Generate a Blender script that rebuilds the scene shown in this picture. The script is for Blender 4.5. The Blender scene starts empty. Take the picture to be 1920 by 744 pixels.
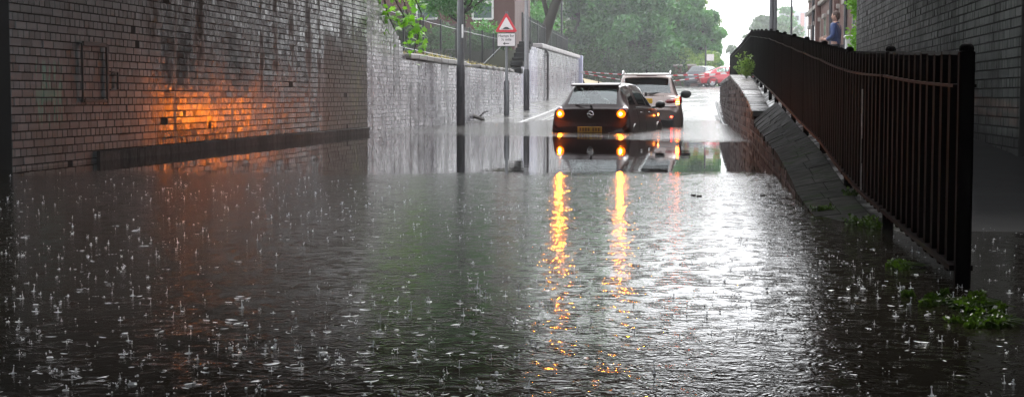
import bpy, math, random
import numpy as np
from mathutils import Vector, Matrix
R = math.radians
rng = np.random.default_rng(7)
random.seed(7)
S = bpy.context.scene
COL = S.collection

# ------------------------------------------------------------------ camera
# world: +Y runs up the road, water surface is z = 0, eye 0.70 m above it
FPX = 2800.0; YAW = R(7.63); PITCH = R(3.88); EYE = 0.70
cam_d = bpy.data.cameras.new('camera'); cam = bpy.data.objects.new('camera', cam_d); COL.objects.link(cam)
cam.location = (0, 0, EYE); cam.rotation_euler = (R(90) - PITCH, 0, YAW)
cam_d.sensor_width = 36; cam_d.lens = FPX / 1920 * 36; cam_d.clip_end = 3000; cam_d.clip_start = 0.05
cam_d.dof.use_dof = False
S.camera = cam
CM = Matrix.Rotation(YAW, 3, 'Z') @ Matrix.Rotation(R(90) - PITCH, 3, 'X')
def at(xi, yi, Y):
    d = CM @ Vector(((xi - 960) / FPX, (372 - yi) / FPX, -1)); t = Y / d.y
    return Vector((d.x * t, Y, EYE + d.z * t))

# ------------------------------------------------------------------ world, sun, exposure
W = bpy.data.worlds.new('World'); S.world = W; W.use_nodes = True
wn = W.node_tree.nodes; wl = W.node_tree.links
bg = wn['Background']
sky = wn.new('ShaderNodeTexSky'); sky.sky_type = 'NISHITA'; sky.sun_disc = False
sky.sun_elevation = R(48); sky.sun_rotation = R(12); sky.air_density = 1.0; sky.dust_density = 4.0; sky.ozone_density = 1.0
hs = wn.new('ShaderNodeHueSaturation'); hs.inputs['Saturation'].default_value = 0.12; hs.inputs['Value'].default_value = 1.0
cl = wn.new('ShaderNodeMixRGB'); cl.blend_type = 'MIX'; cl.inputs[0].default_value = 0.6
cl.inputs[2].default_value = (9.0, 9.2, 9.7, 1)      # even cloud layer
wl.new(sky.outputs[0], hs.inputs['Color']); wl.new(hs.outputs[0], cl.inputs[1]); wl.new(cl.outputs[0], bg.inputs[0])
bg.inputs[1].default_value = 0.14
sd = bpy.data.lights.new('sun', 'SUN'); sd.energy = 0.8; sd.angle = R(25); sd.color = (1.0, 0.97, 0.93)
so = bpy.data.objects.new('sun', sd); COL.objects.link(so)
so.rotation_euler = (R(90 - 48), 0, R(180 - 12))
S.view_settings.view_transform = 'Standard'; S.view_settings.look = 'None'
S.view_settings.exposure = 1.48; S.view_settings.gamma = 1.0; S.view_settings.use_curve_mapping = False
S.cycles.use_denoising = True; S.cycles.max_bounces = 8; S.cycles.volume_bounces = 1
S.cycles.diffuse_bounces = 2; S.cycles.glossy_bounces = 3; S.cycles.transparent_max_bounces = 12
S.cycles.sample_clamp_indirect = 6.0; S.cycles.caustics_reflective = True; S.cycles.blur_glossy = 0.3

# ------------------------------------------------------------------ mesh helpers
class MB:
    def __init__(s): s.v = []; s.f = []; s.m = []; s.n = 0; s.a = []
    def add(s, v, f, m=0, a=None):
        v = np.asarray(v, float).reshape(-1, 3); s.v.append(v)
        for q in f: s.f.append([i + s.n for i in q]); s.m.append(m)
        s.a.append(np.full(len(v), random.random()) if a is None else np.asarray(a, float)); s.n += len(v)
        return s
    def addn(s, v, f, m=0, a=None):      # numpy faces (k,4)
        v = np.asarray(v, float).reshape(-1, 3); s.v.append(v); f = np.asarray(f) + s.n
        s.f.extend(f.tolist()); s.m.extend([m] * len(f))
        s.a.append(np.zeros(len(v)) if a is None else np.asarray(a, float)); s.n += len(v)
        return s
    def box(s, c, d, m=0, rot=None, bev=0.0, taper=1.0):
        hx, hy, hz = [q / 2 for q in d]
        if bev <= 0:
            v = np.array([[x * hx * (taper if z > 0 else 1), y * hy * (taper if z > 0 else 1), z * hz] for z in (-1, 1) for y in (-1, 1) for x in (-1, 1)])
            f = [(0, 2, 3, 1), (4, 5, 7, 6), (0, 1, 5, 4), (2, 6, 7, 3), (0, 4, 6, 2), (1, 3, 7, 5)]
        else:
            b = min(bev, hx * .9, hy * .9, hz * .9); v = []; 
            lay = [(-hz, b), (-hz + b, 0), (hz - b, 0), (hz, b)]
            for z, k in lay:
                tp = taper if z > 0 else 1
                X = (hx - k) * tp; Y = (hy - k) * tp; c2 = b if k == 0 else b * .5
                v += [(-X + c2, -Y, z), (X - c2, -Y, z), (X, -Y + c2, z), (X, Y - c2, z), (X - c2, Y, z), (-X + c2, Y, z), (-X, Y - c2, z), (-X, -Y + c2, z)]
            v = np.array(v); f = [tuple(range(7, -1, -1)), tuple(range(24, 32))]
            for L in range(3):
                for i in range(8): j = (i + 1) % 8; f.append((L * 8 + i, L * 8 + j, L * 8 + 8 + j, L * 8 + 8 + i))
        if rot is not None: v = v @ np.array(rot.to_3x3() if hasattr(rot, 'to_3x3') else rot).T
        return s.add(v + np.array(c, float), f, m)
    def tube(s, pts, rad, n=8, m=0, cap=True):
        pts = [Vector(p) for p in pts]
        if not hasattr(rad, '__len__'): rad = [rad] * len(pts)
        v = []; f = []
        up = None
        for i, p in enumerate(pts):
            t = (pts[min(i + 1, len(pts) - 1)] - pts[max(i - 1, 0)]).normalized()
            if up is None: up = t.orthogonal().normalized()
            up = (up - t * up.dot(t)).normalized(); w = t.cross(up)
            for k in range(n):
                a = 2 * math.pi * k / n
                v.append(p + (up * math.cos(a) + w * math.sin(a)) * rad[i])
        for i in range(len(pts) - 1):
            for k in range(n):
                j = (k + 1) % n; f.append((i * n + k, i * n + j, (i + 1) * n + j, (i + 1) * n + k))
        if cap: f.append(tuple(range(n - 1, -1, -1))); f.append(tuple((len(pts) - 1) * n + k for k in range(n)))
        return s.add([tuple(q) for q in v], f, m)
    def prism(s, poly, axis, a, b, m=0):      # poly: 2D points, extruded along axis from a to b
        n = len(poly); v = []
        for h in (a, b):
            for p, q in poly:
                v.append({'x': (h, p, q), 'y': (p, h, q), 'z': (p, q, h)}[axis])
        f = [tuple(range(n - 1, -1, -1)), tuple(range(n, 2 * n))] + [(i, (i + 1) % n, n + (i + 1) % n, n + i) for i in range(n)]
        return s.add(v, f, m)
    def ell(s, c, r, m=0, nu=12, nv=8, rot=None):
        v = [(0, 0, -1)]; f = []
        for i in range(1, nv):
            t = math.pi * i / nv
            for k in range(nu): a = 2 * math.pi * k / nu; v.append((math.sin(t) * math.cos(a), math.sin(t) * math.sin(a), -math.cos(t)))
        v.append((0, 0, 1)); L = len(v) - 1
        for k in range(nu): f.append((0, 1 + (k + 1) % nu, 1 + k)); f.append((L, L - nu + k, L - nu + (k + 1) % nu))
        for i in range(nv - 2):
            for k in range(nu): j = (k + 1) % nu; f.append((1 + i * nu + k, 1 + i * nu + j, 1 + (i + 1) * nu + j, 1 + (i + 1) * nu + k))
        v = np.array(v) * np.array(r)
        if rot is not None: v = v @ np.array(rot.to_3x3()).T
        return s.add(v + np.array(c, float), f, m)
    def build(s, name, mats, parent=None, origin=(0, 0, 0), smooth=False, loc=None):
        v = np.concatenate(s.v) - np.array(origin, float)
        me = bpy.data.meshes.new(name); me.from_pydata(v.tolist(), [], s.f)
        mats = mats if isinstance(mats, (list, tuple)) else [mats]
        for q in mats: me.materials.append(q)
        me.polygons.foreach_set('material_index', s.m)
        at_ = me.attributes.new('rnd', 'FLOAT', 'POINT'); at_.data.foreach_set('value', np.concatenate(s.a).astype(np.float32))
        if smooth is True: me.polygons.foreach_set('use_smooth', [True] * len(me.polygons))
        elif smooth:                       # smooth faces, keep sharp edges above this angle
            me.polygons.foreach_set('use_smooth', [True] * len(me.polygons)); me.set_sharp_from_angle(angle=R(smooth))
        me.update(); o = bpy.data.objects.new(name, me); COL.objects.link(o)
        if parent: o.parent = parent
        if loc is None: o.location = (0, 0, 0) if parent else origin
        else: o.location = loc
        return o
def tag(o, label=None, cat=None, group=None, kind=None):
    if label: o['label'] = label
    if cat: o['category'] = cat
    if group: o['group'] = group
    if kind: o['kind'] = kind
    return o
def thing(name, loc, label, cat, group=None, rz=0):
    o = bpy.data.objects.new(name, None); COL.objects.link(o); o.location = loc; o.rotation_euler = (0, 0, rz)
    o.empty_display_size = .2
    return tag(o, label, cat, group)
def copy_tree(o, parent=None):
    c = o.copy(); COL.objects.link(c)
    if parent: c.parent = parent
    for ch in [q for q in bpy.data.objects if q.parent == o]: copy_tree(ch, c)
    return c
def lerp_prof(P):
    xs = [p[0] for p in P]; ys = [p[1] for p in P]
    return lambda t: float(np.interp(t, xs, ys))

# ------------------------------------------------------------------ material helpers
class F:
    def __init__(s, name):
        s.mat = bpy.data.materials.new(name); s.mat.use_nodes = True; s.t = s.mat.node_tree
        s.t.nodes.clear(); s.out = s.t.nodes.new('ShaderNodeOutputMaterial')
    def put(s, sock, val):
        if val is None: return
        if hasattr(val, 'is_output'): s.t.links.new(val, sock)
        elif isinstance(val, (tuple, list)) and len(val) == 3 and sock.type == 'RGBA': sock.default_value = (*val, 1)
        else: sock.default_value = val
    def node(s, ty, **k):
        n = s.t.nodes.new(ty)
        for a, b in k.items(): setattr(n, a, b)
        return n
    def m(s, op, a, b=None, c=None, clamp=False):
        n = s.node('ShaderNodeMath', operation=op, use_clamp=clamp); s.put(n.inputs[0], a)
        if b is not None: s.put(n.inputs[1], b)
        if c is not None: s.put(n.inputs[2], c)
        return n.outputs[0]
    def mix(s, fac, a, b, mode='MIX'):
        n = s.node('ShaderNodeMixRGB', blend_type=mode); s.put(n.inputs[0], fac); s.put(n.inputs[1], a); s.put(n.inputs[2], b); return n.outputs[0]
    def mixf(s, fac, a, b):
        n = s.node('ShaderNodeMix'); n.data_type = 'FLOAT'; s.put(n.inputs[0], fac); s.put(n.inputs[2], a); s.put(n.inputs[3], b); return n.outputs[0]
    def pos(s): return s.node('ShaderNodeNewGeometry').outputs['Position']
    def obj(s): return s.node('ShaderNodeTexCoord').outputs['Object']
    def sep(s, v): n = s.node('ShaderNodeSeparateXYZ'); s.put(n.inputs[0], v); return n.outputs
    def scale(s, v, k):
        n = s.node('ShaderNodeVectorMath', operation='MULTIPLY'); s.put(n.inputs[0], v); n.inputs[1].default_value = k; return n.outputs[0]
    def noise(s, v, sc, det=3, ro=.55, dist=0):
        n = s.node('ShaderNodeTexNoise'); s.put(n.inputs['Vector'], v); s.put(n.inputs['Scale'], sc); n.inputs['Detail'].default_value = det
        n.inputs['Roughness'].default_value = ro; n.inputs['Distortion'].default_value = dist; return n.outputs[0]
    def vor(s, v, sc, feat='F1'):
        n = s.node('ShaderNodeTexVoronoi', feature=feat); s.put(n.inputs['Vector'], v); s.put(n.inputs['Scale'], sc); return n.outputs
    def ss(s, x, a, b):
        if a > b: return s.m('SUBTRACT', 1.0, s.ss(x, b, a))
        n = s.node('ShaderNodeMapRange', interpolation_type='SMOOTHSTEP', clamp=True); s.put(n.inputs[0], x)
        n.inputs[1].default_value = a; n.inputs[2].default_value = b; return n.outputs[0]
    def attr(s, nm='rnd'): return s.node('ShaderNodeAttribute', attribute_name=nm).outputs['Fac']
    def bump(s, h, dist=1.0, strength=1.0, normal=None):
        n = s.node('ShaderNodeBump'); s.put(n.inputs['Height'], h); n.inputs['Distance'].default_value = dist; s.put(n.inputs['Strength'], strength)
        if normal is not None: s.put(n.inputs['Normal'], normal)
        return n.outputs[0]
    def pbr(s, col, rough=.5, metal=0, normal=None, spec=.5, ior=1.45, emis=None, es=0, coat=0, trans=0, sub=0):
        n = s.node('ShaderNodeBsdfPrincipled'); I = n.inputs
        s.put(I['Base Color'], col); s.put(I['Roughness'], rough); s.put(I['Metallic'], metal)
        if normal is not None: s.put(I['Normal'], normal)
        s.put(I['Specular IOR Level'], spec); I['IOR'].default_value = ior
        if emis: s.put(I['Emission Color'], emis); I['Emission Strength'].default_value = es
        if coat: I['Coat Weight'].default_value = coat; I['Coat Roughness'].default_value = .04
        if trans: I['Transmission Weight'].default_value = trans
        s.t.links.new(n.outputs[0], s.out.inputs[0]); return n
def simple(name, col, rough=.5, metal=0, coat=0, spec=.5, var=.15, nsc=20, emis=None, es=0):
    f = F(name); nz = f.noise(f.obj(), nsc, 4)
    c = f.mix(1.0, col, f.mix(nz, (1 - var * 2,) * 3, (1 + var,) * 3), 'MULTIPLY')
    f.pbr(c, f.m('ADD', rough - .05, f.m('MULTIPLY', nz, .1)), metal, None, spec, coat=coat, emis=emis, es=es); return f.mat

def wall_mat(name, c1, c2, rough=(.18, .45), soot=.5, streak=.5, special=None, bumpk=.0022, stain=(.02, .018, .016), white=0.0, zfade=None, spec=.6):
    f = F(name); P = f.pos(); X, Y, Z = f.sep(P); r = f.attr()
    c = f.mix(r, c1, c2)
    r2 = f.m('FRACT', f.m('MULTIPLY', r, 17.31))
    c = f.mix(f.m('MULTIPLY', f.ss(r2, .86, .9), .6), c, (c1[0] * 2.0, c1[1] * 1.9, c1[2] * 1.8))
    big = f.noise(f.scale(P, (1, .9, .7)), 1.1, 5, .6)
    c = f.mix(f.m('MULTIPLY', f.ss(big, .45, .7), soot), c, stain)
    st = f.noise(f.scale(P, (1, 4.5, .35)), 1.0, 5, .65)
    sm = f.m('MULTIPLY', f.ss(st, .54, .66), streak)
    c = f.mix(sm, c, stain)
    if white:
        ws = f.m('ADD', f.m('MULTIPLY', f.noise(f.scale(P, (1, 1.5, .35)), 1.0, 5, .65, .2), .8), f.m('MULTIPLY', f.attr(), .16))
        c = f.mix(f.m('MULTIPLY', f.ss(ws, .47, .62), white), c, (.62, .63, .66))
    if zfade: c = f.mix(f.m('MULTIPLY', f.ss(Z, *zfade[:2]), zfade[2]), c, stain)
    fine = f.noise(P, 38, 4, .6); med = f.noise(P, 9, 3, .5)
    rg = f.m('ADD', f.mixf(med, *rough), f.m('ADD', f.m('MULTIPLY', sm, .4), f.m('MULTIPLY', f.ss(big, .45, .7), .15)))
    h = f.m('ADD', f.m('MULTIPLY', fine, bumpk * .7), f.m('MULTIPLY', med, bumpk * 2.2))
    if special: c, rg = special(f, c, rg, X, Y, Z, P, r)
    f.pbr(c, rg, 0, f.bump(h), spec); return f.mat

def box_mask(f, Y, Z, y0, y1, z0, z1, e=.12):
    a = f.m('MULTIPLY', f.ss(Y, y0 - e, y0 + e), f.m('SUBTRACT', 1, f.ss(Y, y1 - e, y1 + e)))
    b = f.m('MULTIPLY', f.ss(Z, z0 - e, z0 + e), f.m('SUBTRACT', 1, f.ss(Z, z1 - e, z1 + e)))
    return f.m('MULTIPLY', a, b)
def abut_special(f, c, rg, X, Y, Z, P, r):
    wob = f.m('MULTIPLY', f.m('SUBTRACT', f.noise(P, 2.2, 4), .5), .9)
    Yw = f.m('ADD', Y, wob)
    # rain-soaked green-brown end bay
    d = box_mask(f, Yw, f.m('ADD', Z, f.m('MULTIPLY', wob, 1.6)), 25.2, 30, -1, 1.75, .3)
    c = f.mix(f.m('MULTIPLY', d, .9), c, (.026, .028, .018)); rg = f.mixf(d, rg, .55)
    # moss at the bay edge
    d2 = box_mask(f, Yw, Z, 27.3, 28.2, .2, 2.2, .25); c = f.mix(f.m('MULTIPLY', d2, f.ss(f.noise(P, 5, 4), .45, .65)), c, (.06, .075, .025))
    # black water streaks
    for y0, w, zz in ((22.4, .10, .75), (21.7, .06, .6), (23.3, .13, 1.1), (24.3, .16, 1.2), (19.0, .14, 1.1), (17.3, .2, 1.2), (26.6, .10, 1.2), (25.0, .07, .3)):
        s_ = f.m('MULTIPLY', f.ss(f.m('ABSOLUTE', f.m('SUBTRACT', f.m('ADD', Y, f.m('MULTIPLY', wob, .45)), y0)), w * 2.2, w * .2), f.ss(f.m('ADD', Z, wob), zz - .2, zz + .3))
        s_ = f.m('MULTIPLY', s_, f.ss(f.noise(P, 3.6, 4, .6), .36, .56)); c = f.mix(f.m('MULTIPLY', s_, .85), c, (.008, .008, .008)); rg = f.mixf(f.m('MULTIPLY', s_, .8), rg, .8)
    # pinkish newer bricks low on the wall
    d3 = box_mask(f, Yw, f.m('ADD', Z, wob), 19.5, 25, .1, .95, .35); c = f.mix(f.m('MULTIPLY', d3, .45), c, (.20, .12, .10))
    # faded green paint
    g = f.m('MULTIPLY', box_mask(f, Y, Z, 14.15, 14.75, .42, 1.05, .06), f.ss(f.noise(f.scale(P, (1, 9, 1.6)), 1.3, 3), .50, .60))
    g = f.m('MAXIMUM', g, f.m('MULTIPLY', box_mask(f, Y, Z, 14.15, 14.65, .66, .78, .03), .8))
    c = f.mix(f.m('MULTIPLY', g, .6), c, (.04, .26, .18))
    rg = f.mixf(f.m('SUBTRACT', 1, f.ss(Yw, 16.2, 18.2)), rg, .42)
    return c, rg
def right_special(f, c, rg, X, Y, Z, P, r):
    k = f.ss(f.m('ADD', Z, f.m('MULTIPLY', f.noise(P, 3, 3), .1)), .52, .40)
    return f.mix(f.m('MULTIPLY', k, .85), c, (.008, .008, .008)), rg
def moss_special(f, c, rg, X, Y, Z, P, r):
    k = f.ss(f.noise(P, 4.5, 5, .65), .56, .64); return f.mix(f.m('MULTIPLY', k, .8), c, (.018, .035, .008)), f.mixf(k, rg, .8)
def wing_special(f, c, rg, X, Y, Z, P, r):
    d = box_mask(f, Y, Z, 52.5, 57.5, .6, 2.7, .6); c = f.mix(f.m('MULTIPLY', d, .5), c, (.42, .42, .62))
    return c, rg
M = {}
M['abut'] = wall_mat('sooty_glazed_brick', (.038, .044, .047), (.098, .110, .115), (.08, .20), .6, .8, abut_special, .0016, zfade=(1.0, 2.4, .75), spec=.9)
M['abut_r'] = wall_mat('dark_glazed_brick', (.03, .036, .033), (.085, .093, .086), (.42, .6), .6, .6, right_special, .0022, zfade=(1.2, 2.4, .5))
M['near'] = wall_mat('blackened_brick', (.02, .02, .019), (.045, .043, .04), (.3, .6), .6, .5)
M['wing'] = wall_mat('wet_blue_brick', (.10, .10, .12), (.24, .225, .26), (.12, .32), .55, .75, wing_special, .002, (.035, .033, .036), .32, spec=.9)
M['parapet'] = wall_mat('wet_red_brick', (.022, .009, .008), (.055, .026, .022), (.5, .75), .5, .5, None, .002)
M['mortar'] = simple('dark_mortar', (.018, .017, .016), .7, spec=.2)
M['mortar_l'] = simple('grey_mortar', (.20, .20, .21), .4)
M['housebrick'] = wall_mat('house_brick', (.07, .024, .018), (.12, .05, .036), (.5, .7), .15, .25, None, .001, (.10, .05, .04))

def brick_wall(name, x, y0, y1, z0, ztop, face, mats, depth=.4, course=.0825, bl=.238, parent=None, origin=(0, 0, 0), tilt=.012, axis='x', miss=.002, joint=.009, relief=.007):
    """brick face at plane `x`, facing `face` (+1/-1) along `axis`; English bond of separate bricks on a mortar core"""
    mb = MB(); V = []; A = []
    zt = ztop if callable(ztop) else (lambda t: ztop)
    zmax = max(zt(t) for t in np.linspace(y0, y1, 200)); nc = int((zmax - z0) / course)
    for c in range(nc):
        za = z0 + c * course; zb = za + course - joint * .8
        w = bl if c % 2 else bl / 2
        off = 0 if c % 2 else -w / 2
        if c % 4 == 1: off = -bl / 2 if random.random() < .3 else 0
        k = int((y1 - y0) / w) + 2
        for i in range(k):
            a = max(y0, y0 + off + i * w); b = min(y1, y0 + off + (i + 1) * w - joint)
            if b - a < .03 or zb > zt((a + b) / 2) or random.random() < miss: continue
            V.append((a, b, za, zb))
    V = np.array(V); n = len(V); b = .004
    o = rng.normal(0, .0016, n); t1 = rng.normal(0, tilt, n); t2 = rng.normal(0, tilt * 1.1, n)
    v = np.zeros((n, 8, 3)); hw = (V[:, 1] - V[:, 0]) / 2; hh = (V[:, 3] - V[:, 2]) / 2
    for k, (sy, sz) in enumerate(((-1, -1), (1, -1), (1, 1), (-1, 1))):
        cy = (V[:, 0] + V[:, 1]) / 2; cz = (V[:, 2] + V[:, 3]) / 2
        v[:, k] = np.stack([np.full(n, x - face * .02), cy + sy * hw, cz + sz * hh], 1)
        v[:, 4 + k] = np.stack([x + face * (o + t1 * sy * hw + t2 * sz * hh), cy + sy * (hw - b), cz + sz * (hh - b)], 1)
    fr = [(4, 5, 6, 7), (0, 1, 5, 4), (1, 2, 6, 5), (2, 3, 7, 6), (3, 0, 4, 7)]
    if face < 0: fr = [q[::-1] for q in fr]
    if axis == 'y': v = v[:, :, [1, 0, 2]]; fr = [q[::-1] for q in fr]
    fa = (np.arange(n)[:, None, None] * 8 + np.array(fr)[None]).reshape(-1, 4)
    mb.addn(v, fa, 0, np.repeat(rng.random(n), 8))
    ys = np.unique(np.concatenate([np.arange(y0, y1, .5), [y1]]))
    zz = [max(z0 + .05, zt(t) - (0 if not callable(ztop) else .03)) for t in ys]
    poly = [(y0, z0 - .6), (y1, z0 - .6)] + [(t, q) for t, q in zip(ys[::-1], zz[::-1])]
    xa, xb = x - face * relief, x - face * depth
    mb.prism(poly, axis, min(xa, xb), max(xa, xb), 1)
    return mb

# ------------------------------------------------------------------ ground profiles
zroad = lerp_prof([(-40, -.5), (26, -.5), (30, -.46), (35, -.36), (40, -.15), (46, .02), (54, .30), (67, .72), (76, .95), (110, 1.5), (140, 1.65), (300, 1.9), (900, 2.2)])
zfoot = lerp_prof([(-14, -.16), (3, -.1), (5.7, -.04), (9.2, .02), (10.6, .08), (12.8, .23), (16.3, .37), (24, .70), (32.8, 1.03), (35, 1.12), (61, 1.22), (76, 1.28), (110, 1.5), (140, 1.65)])
xfence = lerp_prof([(5.7, .93), (35, .95), (48, .85), (61, .70)])
xwall = lerp_prof([(5, .6), (24, .6), (35, .42), (48, .35), (62, .30)])
ztopw = lerp_prof([(4, -.2), (8.4, -.02), (10.4, .03), (13.2, .17), (20.7, .30), (22, .36)])

def strip(name, ys, fx0, fx1, fz0, fz1, mat, nx=2, skirt=0.0):
    mb = MB(); v = []
    for y in ys:
        for k in range(nx):
            t = k / (nx - 1); v.append((fx0(y) * (1 - t) + fx1(y) * t, y, fz0(y) * (1 - t) + fz1(y) * t))
    f = [(i * nx + k, i * nx + k + 1, (i + 1) * nx + k + 1, (i + 1) * nx + k) for i in range(len(ys) - 1) for k in range(nx - 1)]
    mb.add(v, f); o = mb.build(name, mat); tag(o, kind='structure'); return o
K = lambda c: (lambda y: c)

def wet_asphalt():
    f = F('wet_asphalt'); P = f.pos(); X, Y, Z = f.sep(P)
    n1 = f.noise(P, 90, 3); n2 = f.noise(f.scale(P, (1, .35, 1)), 1.2, 4)
    c = f.mix(n1, (.03, .03, .031), (.065, .064, .062))
    r = f.mixf(f.ss(n2, .42, .6), .18, .34)
    h = f.m('ADD', f.m('MULTIPLY', n1, .0012), f.m('MULTIPLY', f.noise(P, 14, 3), .0016))
    f.pbr(c, r, 0, f.bump(h), .6); return f.mat
M['asphalt'] = wet_asphalt()
def wet_paving():
    f = F('wet_paving'); P = f.pos(); X, Y, Z = f.sep(P)
    n1 = f.noise(P, 60, 3); n2 = f.noise(P, 1.3, 4)
    jt = f.m('MINIMUM', f.m('ABSOLUTE', f.m('SUBTRACT', f.m('FRACT', f.m('DIVIDE', Y, .9)), .5)), 1)
    j = f.ss(jt, .49, .497)
    c = f.mix(n1, (.09, .09, .088), (.15, .148, .142)); c = f.mix(f.m('MULTIPLY', f.ss(n2, .45, .6), .6), c, (.06, .058, .05)); c = f.mix(j, c, (.03, .03, .03))
    f.pbr(c, f.mixf(f.ss(n2, .4, .6), .12, .3), 0, f.bump(f.m('ADD', f.m('MULTIPLY', n1, .0015), f.m('MULTIPLY', j, -.004))), .6); return f.mat
M['paving'] = wet_paving()
M['kerb'] = simple('kerb_stone', (.22, .22, .21), .25)
M['paint'] = simple('road_paint', (.3, .3, .29), .3)

ysr = [-40, -14, 0, 13, 20, 26, 30, 35, 40, 46, 50, 54, 60, 67, 76, 90, 110, 125, 140]
strip('road', ysr, K(-5.3), lambda y: xwall(y) - .0 if y < 63 else 1.6, zroad, zroad, M['asphalt'], 6)
strip('pavement', ysr, K(-6.9), K(-5.42), lambda y: zroad(y) + .13, lambda y: zroad(y) + .12, M['paving'], 3)
# kerb: a real step between pavement and road
kb = MB()
for y in np.arange(36, 110, .92):
    za, zb = zroad(y), zroad(y + .91)
    v = []
    for yy, z in ((y, za), (y + .91, zb)):
        v += [(-5.42, yy, z - .1), (-5.29, yy, z - .1), (-5.29, yy, z + .105), (-5.31, yy, z + .124), (-5.42, yy, z + .124)]
    kb.add(v, [(0, 1, 6, 5), (1, 2, 7, 6), (2, 3, 8, 7), (3, 4, 9, 8), (4, 0, 5, 9), (4, 3, 2, 1, 0), (5, 6, 7, 8, 9)])
tag(kb.build('kerb', M['kerb']), kind='structure')
ln = MB()
for xa in (-5.16, -4.98):
    for a, b in zip(range(38, 100, 4), range(42, 104, 4)):
        ln.add([(xa, a, zroad(a) + .005), (xa + .08, a, zroad(a) + .005), (xa + .08, b, zroad(b) + .005), (xa, b, zroad(b) + .005)], [(0, 1, 2, 3)])
tag(ln.build('road_markings', M['paint']), kind='structure')

# ground sheet reaching the horizon
def grass_ground():
    f = F('rough_grass_ground'); P = f.pos(); n = f.noise(P, .8, 5); n2 = f.noise(P, 14, 4)
    c = f.mix(n, (.16, .135, .06), (.07, .095, .03)); c = f.mix(f.m('MULTIPLY', n2, .5), c, (.2, .17, .09))
    f.pbr(c, .8, 0, f.bump(f.m('MULTIPLY', n2, .03))); return f.mat
M['grassy'] = grass_ground()
gs = MB(); yy = [-60, 28, 40, 60, 76, 90, 110, 140, 200, 250, 300]
xx = [-125, -80, -40, 2.9, 60, 90, 125]
v = [(x, y, zroad(y) - (.75 if y < 70 else .12)) for y in yy for x in xx]
gs.add(v, [(i * 7 + k, i * 7 + k + 1, (i + 1) * 7 + k + 1, (i + 1) * 7 + k) for i in range(len(yy) - 1) for k in range(6)])
tag(gs.build('ground', M['grassy']), kind='structure')
# cross street at the top
cs = MB(); v = []
for x in (-60, -5.3, 1.6, 60):
    v += [(x, 97, zroad(97) + .004), (x, 108, zroad(108) + .004)]
cs.add(v, [(0, 2, 3, 1), (2, 4, 5, 3), (4, 6, 7, 5)]); tag(cs.build('cross_street', M['asphalt']), kind='structure')
# embankment behind the left wing wall
em = MB(); v = []; ey = [28.6, 31, 33, 36, 45, 52, 56, 60, 76]
zemb = lerp_prof([(28.6, 2.7), (31, 2.3), (33, 1.52), (36, 1.50), (52, 1.50), (55, 2.0), (57, 2.6), (60, 2.68), (76, 2.68)])
zfl = lerp_prof([(28.6, 2.6), (33, 2.0), (38, 1.95), (52, 1.8), (57, 2.65), (76, 2.68)])
for y in ey:
    for x, z in ((-6.96, zemb(y) - .03), (-7.3, zemb(y) + .04), (-7.9, zfl(y) - .06), (-9, zfl(y) - .02), (-12, zfl(y)), (-40, zfl(y) + .3)):
        v.append((x, y, z))
em.add(v, [(i * 6 + k, i * 6 + k + 1, (i + 1) * 6 + k + 1, (i + 1) * 6 + k) for i in range(len(ey) - 1) for k in range(5)])
v = [(x, 76, z) for x, z in ((-6.96, 2.65), (-7.3, 2.7), (-9, 2.66), (-40, 3.0))] + [(x, 84, 1.1) for x in (-6.96, -7.3, -9, -40)]
em.add(v, [(0, 1, 5, 4), (1, 2, 6, 5), (2, 3, 7, 6)])
tag(em.build('embankment', simple('dark_soil', (.022, .024, .014), .9, nsc=3, var=.3, spec=.05), smooth=True), kind='structure')

# ------------------------------------------------------------------ left abutment, wing walls
HB = 4.3
ab = brick_wall('a', -6.68, 13.62, 28.6, -.045, HB, 1, None)
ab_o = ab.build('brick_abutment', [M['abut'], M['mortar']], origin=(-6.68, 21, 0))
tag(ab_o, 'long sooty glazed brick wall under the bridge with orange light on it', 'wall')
# footing course at the water line
pl = MB(); 
for y in np.arange(15.6, 27.9, 1.083):
    pl.box((-6.668, y + .54, .0), (.055, 1.081, .22 + random.uniform(-.006, .006)), bev=.006)
pl.build('footing', wall_mat('footing_stone', (.016, .014, .013), (.034, .029, .027), (.4, .7), .6, .4, None, .006, spec=.12), ab_o, origin=(-6.68, 21, 0))
nb = brick_wall('n', -6.86, -13, 13.6, -.045, HB, 1, None, miss=0)
tag(nb.build('near_brick_wall', [M['near'], M['mortar']], origin=(-6.86, 0, 0)), 'blackened brick wall set back at the far left edge', 'wall')

zw = lerp_prof([(28.6, 3.1), (29.6, 2.75), (30.9, 2.36), (31.9, 1.93), (32.4, 1.56), (52.3, 1.56), (52.6, 1.75), (53.4, 2.0), (54.2, 2.3), (55.2, 2.6), (76, 2.6)])
ww = brick_wall('w', -6.72, 28.6, 76, -.045, zw, 1, None, depth=.34, tilt=.010)
wo = ww.build('wing_wall', [M['wing'], M['mortar_l']], origin=(-6.72, 50, 0))
tag(wo, 'pale wet brick retaining wall along the left pavement beside the lamp posts', 'wall')
M['coping'] = simple('stone_coping', (.17, .16, .15), .4, nsc=6)
cp = MB()
for k, y in enumerate(np.arange(32.6, 39.5, .95)):
    cp.box((-6.83, y + .47, 1.60 + random.uniform(-.012, .012)), (.42, .94, .12), bev=.02, rot=Matrix.Rotation(random.uniform(-.02, .02), 3, 'X'))
for y in np.arange(40.5, 51.6, 1.3):
    if random.random() < .65: cp.box((-6.86, y + .4, 1.59), (.36, .6 + random.random() * .5, .09), bev=.02, rot=Matrix.Rotation(random.uniform(-.05, .05), 3, 'X'))
cp.build('coping', M['coping'], wo, origin=(-6.72, 50, 0))
cp = MB()
for y in np.arange(58.2, 75, 1.2): cp.box((-6.84, y + .6, 2.70), (.5, 1.19, .18), bev=.03)
cp.build('coping', simple('pale_coping', (.34, .31, .31), .4, nsc=6), wo, origin=(-6.72, 50, 0))
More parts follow.
